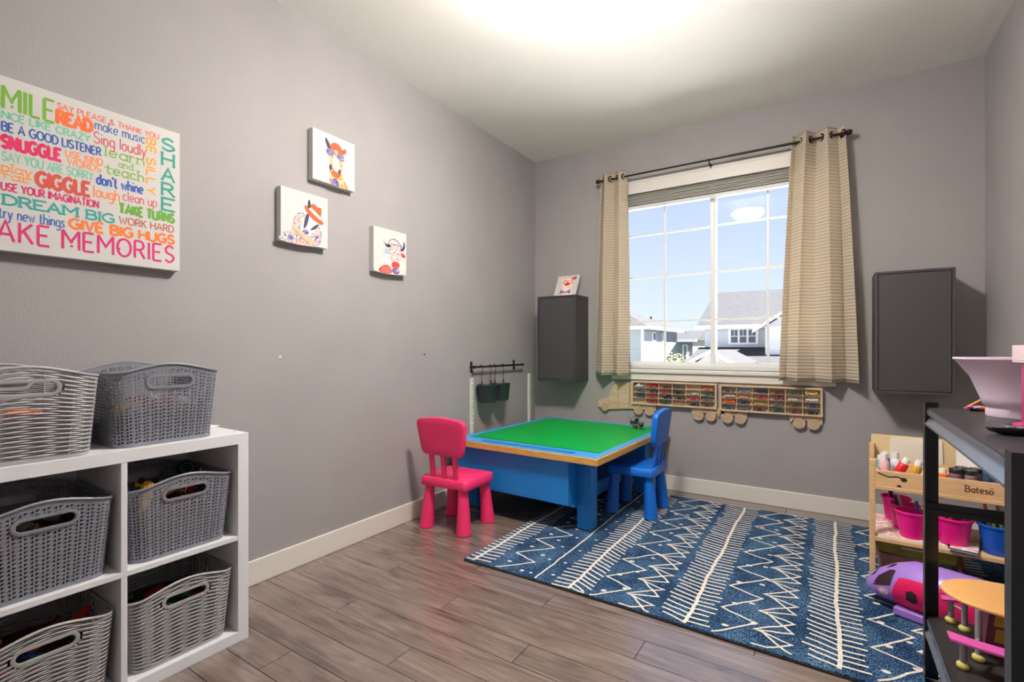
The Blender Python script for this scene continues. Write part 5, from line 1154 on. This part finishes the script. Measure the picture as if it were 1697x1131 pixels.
def hwin(parent, x0, x1, y, z0, z1, n=1, axis='y', s=-1):
    fr_ = .09
    def bb(nm, m, a, b, c, d, o0, o1, par):
        if axis == 'y': return bx(nm, m, par, a, b, min(y+s*o0, y+s*o1), max(y+s*o0, y+s*o1), c, d)
        return bx(nm, m, par, min(y+s*o0, y+s*o1), max(y+s*o0, y+s*o1), a, b, c, d)
    w0 = bb('window', trim, x0-fr_, x1+fr_, z0-fr_, z1+fr_, 0, .06, parent)
    dx = (x1-x0)/n
    for i in range(n):
        a, b = x0+dx*i+.05, x0+dx*(i+1)-.05
        bb('pane', hglass, a, b, z0, (z0+z1)/2-.02, .05, .075, w0); bb('pane', hglass, a, (a+b)/2-.015, (z0+z1)/2+.02, z1, .05, .075, w0); bb('pane', hglass, (a+b)/2+.015, b, (z0+z1)/2+.02, z1, .05, .075, w0)
# left house: hip roof, its right side faces +x
hA = thing('house', 'pale blue grey neighbour house with hip roof behind the left window half', 'house', (0,0,0), 0, 'neighbour houses')
ax1 = P(1066, 560, 1, 22).x; ez = 2.22
bx('walls', sidA, hA, ax1-9, ax1, 22, 28.9, -3, ez)
ov = .45; rx = ax1-4.0
MB().add([(ax1-9-ov,22-ov,ez-.05),(ax1+ov,22-ov,ez-.05),(ax1+ov,28.9+ov,ez-.05),(ax1-9-ov,28.9+ov,ez-.05),(ax1-6.5,25.4,ez+1.6),(ax1-3.0,25.4,ez+1.6)], [[0,1,5,4],[1,2,5],[2,3,4,5],[3,0,4],[3,2,1,0]]).build('roof', roofm, hA)
MB().box(ax1-9-ov, ax1+ov, 22-ov-.06, 22-ov, ez-.15, ez+.02).box(ax1+ov, ax1+ov+.06, 22-ov-.06, 28.9+ov, ez-.15, ez+.02).build('gutter', trim, hA); bx('corner_board', trim, hA, ax1-.12, ax1+.02, 21.98, 22.1, -3, ez-.1)
hwin(hA, ax1-3.2, ax1-2.05, 22, .45, 1.75); hwin(hA, 23.6, 24.0, ax1, .4, 1.9, 1, 'x', 1); hwin(hA, 25.6, 26.0, ax1, .4, 1.9, 1, 'x', 1)
for q in ((ax1-3.9,24.9,ez+1.45),(ax1-1.8,24.6,ez+.6),(ax1-1.1,27,ez+.55)): bx('roof_vent', M('vent_dark', (90,90,96), .6), hA, q[0]-.08, q[0]+.08, q[1]-.08, q[1]+.08, q[2]-.1, q[2]+.3)
# right house with three-pane window, gable wing and lower roof
hB = thing('house', 'grey neighbour house with triple window behind the right window half', 'house', (0,0,0), 0, 'neighbour houses')
YB_ = 24.0; bx0 = P(1168, 560, 1, YB_).x; ez2 = 2.25
bx('walls', sidB, hB, bx0, 9, YB_, 34, -3, ez2)
MB().add([(bx0-.4,YB_-.4,ez2-.05),(9.4,YB_-.4,ez2-.05),(9.4,29,4.55),(bx0-.4,29,4.55),(9.4,34.4,ez2-.05),(bx0-.4,34.4,ez2-.05)], [[0,1,2,3],[3,2,4,5],[0,3,5],[1,4,2],[0,5,4,1]]).build('roof', roofm, hB)
MB().box(bx0-.4, 9.4, YB_-.5, YB_-.4, ez2-.17, ez2+.02).build('gutter', trim, hB)
wa, wb_ = P(1210, 560, 1, YB_).x, P(1254, 560, 1, YB_).x; hwin(hB, wa, wb_, YB_, 1.36, 2.02, 3)
bx('chimney', sidC, hB, bx0+.05, bx0+.25, 26, 26.2, 2.9, 3.45)
gx = P(1268, 560, 1, 22.5).x
bx('wing_walls', siding('siding_white', (226,226,230)), hB, gx, gx+5, 22.5, YB_, -3, 2.1)
MB().add([(gx-.5,22.1,1.95),(gx+2.5,22.1,4.0),(gx+5.5,22.1,1.95),(gx-.5,27,1.95),(gx+2.5,27,4.0),(gx+5.5,27,1.95),(gx-.5,22.1,1.8),(gx+2.5,22.1,3.85),(gx+5.5,22.1,1.8)], [[0,1,4,3],[1,2,5,4],[0,6,7,1],[1,7,8,2]]).build('wing_roof', trim, hB)
MB().add([(gx,22.5,2.1),(gx+5,22.5,2.1),(gx+2.5,22.5,3.8),(gx,22.6,2.1),(gx+5,22.6,2.1),(gx+2.5,22.6,3.8)], [[0,1,2],[3,5,4],[0,3,4,1],[1,4,5,2],[2,5,3,0]]).build('wing_gable', sidB, hB)
MB().add([(bx0-.3,YB_,1.12),(gx+6,YB_,1.12),(gx+6,YB_-3.4,.30),(bx0-.3,YB_-3.4,.30),(bx0-.3,YB_,1.0),(gx+6,YB_,1.0),(gx+6,YB_-3.4,.15),(bx0-.3,YB_-3.4,.15)], [[0,3,2,1],[3,7,6,2],[4,5,6,7],[0,4,7,3]]).build('lower_roof', roofm, hB)
bx('garage_walls', sidB, hB, bx0, gx+5.8, YB_-3.0, YB_, -3, .2); bx('fascia', trim, hB, bx0-.3, gx+6, YB_-3.48, YB_-3.4, .08, .32)
# small gable roof in front
hC = thing('house', 'low white trimmed gable roof in front of the window mullion', 'house', (0,0,0), 0, 'neighbour houses')
Yc = 14.0; ap = P(1177, 581, 1, Yc); l_, r_ = P(1128, 606, 1, Yc), P(1226, 606, 1, Yc)
MB().add([(l_.x,Yc,l_.z),(ap.x,Yc,ap.z),(r_.x,Yc,r_.z),(l_.x,Yc+5,l_.z),(ap.x,Yc+5,ap.z),(r_.x,Yc+5,r_.z)], [[0,1,4,3],[1,2,5,4]]).build('roof', roofm, hC, solid=.06)
XZ = lambda yy: (lambda u, v, d: (u, yy+d, v))
MB().ribbon([(l_.x,l_.z-.05),(ap.x,ap.z-.05),(r_.x,r_.z-.05)], .11, XZ(Yc-.06), 0).build('rake_trim', trim, hC, solid=.05)
MB().add([(l_.x+.25,Yc+.05,l_.z-.1),(r_.x-.25,Yc+.05,r_.z-.1),(ap.x,Yc+.05,ap.z-.08)], [[0,1,2]]).build('gable_wall', sidC, hC, solid=.05); bx('walls', sidB, hC, l_.x+.25, r_.x-.25, Yc+.04, Yc+5, -3, l_.z-.05)
# far houses and roofs between the two
for nm, x0_, x1_, Y_, z1_, apx, lab in (('house', 1121, 1148, 36, 563, 549, 'small grey house between the two neighbour houses'), ('house', 1138, 1172, 46, 572, 556, 'distant pinkish shingle roofed house in the gap')):
    a, b = P(x0_, z1_, 1, Y_), P(x1_, z1_, 1, Y_); q = P((x0_+x1_)/2, apx, 1, Y_+3)
    h = thing(nm, lab, 'house', (0,0,0), 0, 'neighbour houses'); bx('walls', sidC if Y_ < 40 else sidB, h, a.x, b.x, Y_, Y_+6, -3, a.z)
    MB().add([(a.x-.4,Y_-.4,a.z-.05),(b.x+.4,Y_-.4,a.z-.05),(b.x+.4,Y_+3,q.z),(a.x-.4,Y_+3,q.z),(b.x+.4,Y_+6.4,a.z-.05),(a.x-.4,Y_+6.4,a.z-.05)], [[0,1,2,3],[3,2,4,5],[0,3,5],[1,4,2]]).build('roof', roofm, h)
    bx('fascia', trim, h, a.x-.4, b.x+.4, Y_-.5, Y_-.4, a.z-.2, a.z)
    hwin(h, a.x+(b.x-a.x)*.45, a.x+(b.x-a.x)*.65, Y_, a.z-1.6, a.z-.5)
# row of distant trees on the skyline
dgr = M('far_conifer', (112,132,104), .9, vary=.3, scale=.5)
for i in range(14):
    p = P(1126+i*3.6, 577, 1, 110+(i%4)*5); o = thing('distant_tree', 'distant conifer on the skyline, number %s from the left house' % ('one two three four five six seven eight nine ten eleven twelve thirteen fourteen'.split()[i]), 'tree', (p.x, 110+(i%4)*5, -3), 0, 'skyline conifers')
    hh = 7.0+rt.uniform(-.7,.7); MB().cyl((0,0,0),(0,0,hh*.3),.2,n=6).build('trunk', M('bark', (90,76,60), .9), o); MB().cyl((0,0,hh*.18),(0,0,hh*.6),.78,.4,8).cyl((0,0,hh*.5),(0,0,hh),.6,.05,8).build('crown', dgr, o)
# leafy young tree outside the left half
tc_ = P(1112, 592, 1, 12.5); tr_ = thing('garden_tree', 'sunlit yellow green tree top outside the left window half', 'tree', (tc_.x, 12.5, -3))
MB().tube([(0,0,0),(.03,0,1.6),(0,.05,2.9),(.05,0,3.6)], [.07,.05,.035,.012], 8).build('trunk', M('bark'), tr_, smooth=True)
for k in range(9):
    an = k*2.4; z0_ = 2.2+k*.12; rr = .85-.06*k
    MB().tube([(0,.02,z0_), (rr*.5*cos(an), rr*.5*sin(an), z0_+.3), (rr*cos(an), rr*sin(an), z0_+.42)], [.018,.012,.005], 5).build('branch', M('bark'), tr_)
lf = MB(); rl2 = random.Random(21)
for k in range(1500):
    an = rl2.uniform(0, 2*pi); v = rl2.uniform(-1, 1); ra = rl2.random()**.5
    c_ = Vector((.95*ra*cos(an)*math.sqrt(1-v*v), .8*ra*sin(an)*math.sqrt(1-v*v), 3.05+.95*ra*v))
    d1 = Vector((rl2.uniform(-1,1), rl2.uniform(-1,1), rl2.uniform(-.6,.6))).normalized(); d2 = d1.orthogonal().normalized(); s = rl2.uniform(.03,.055)
    lf.add([c_-d1*s, c_+d2*s*.45, c_+d1*s, c_-d2*s*.45], [[0,1,2,3]])
stuff(lf.build('foliage', M('leaf_yellow_green', (176,178,96), .6, vary=.3, scale=3), tr_, fix=False))
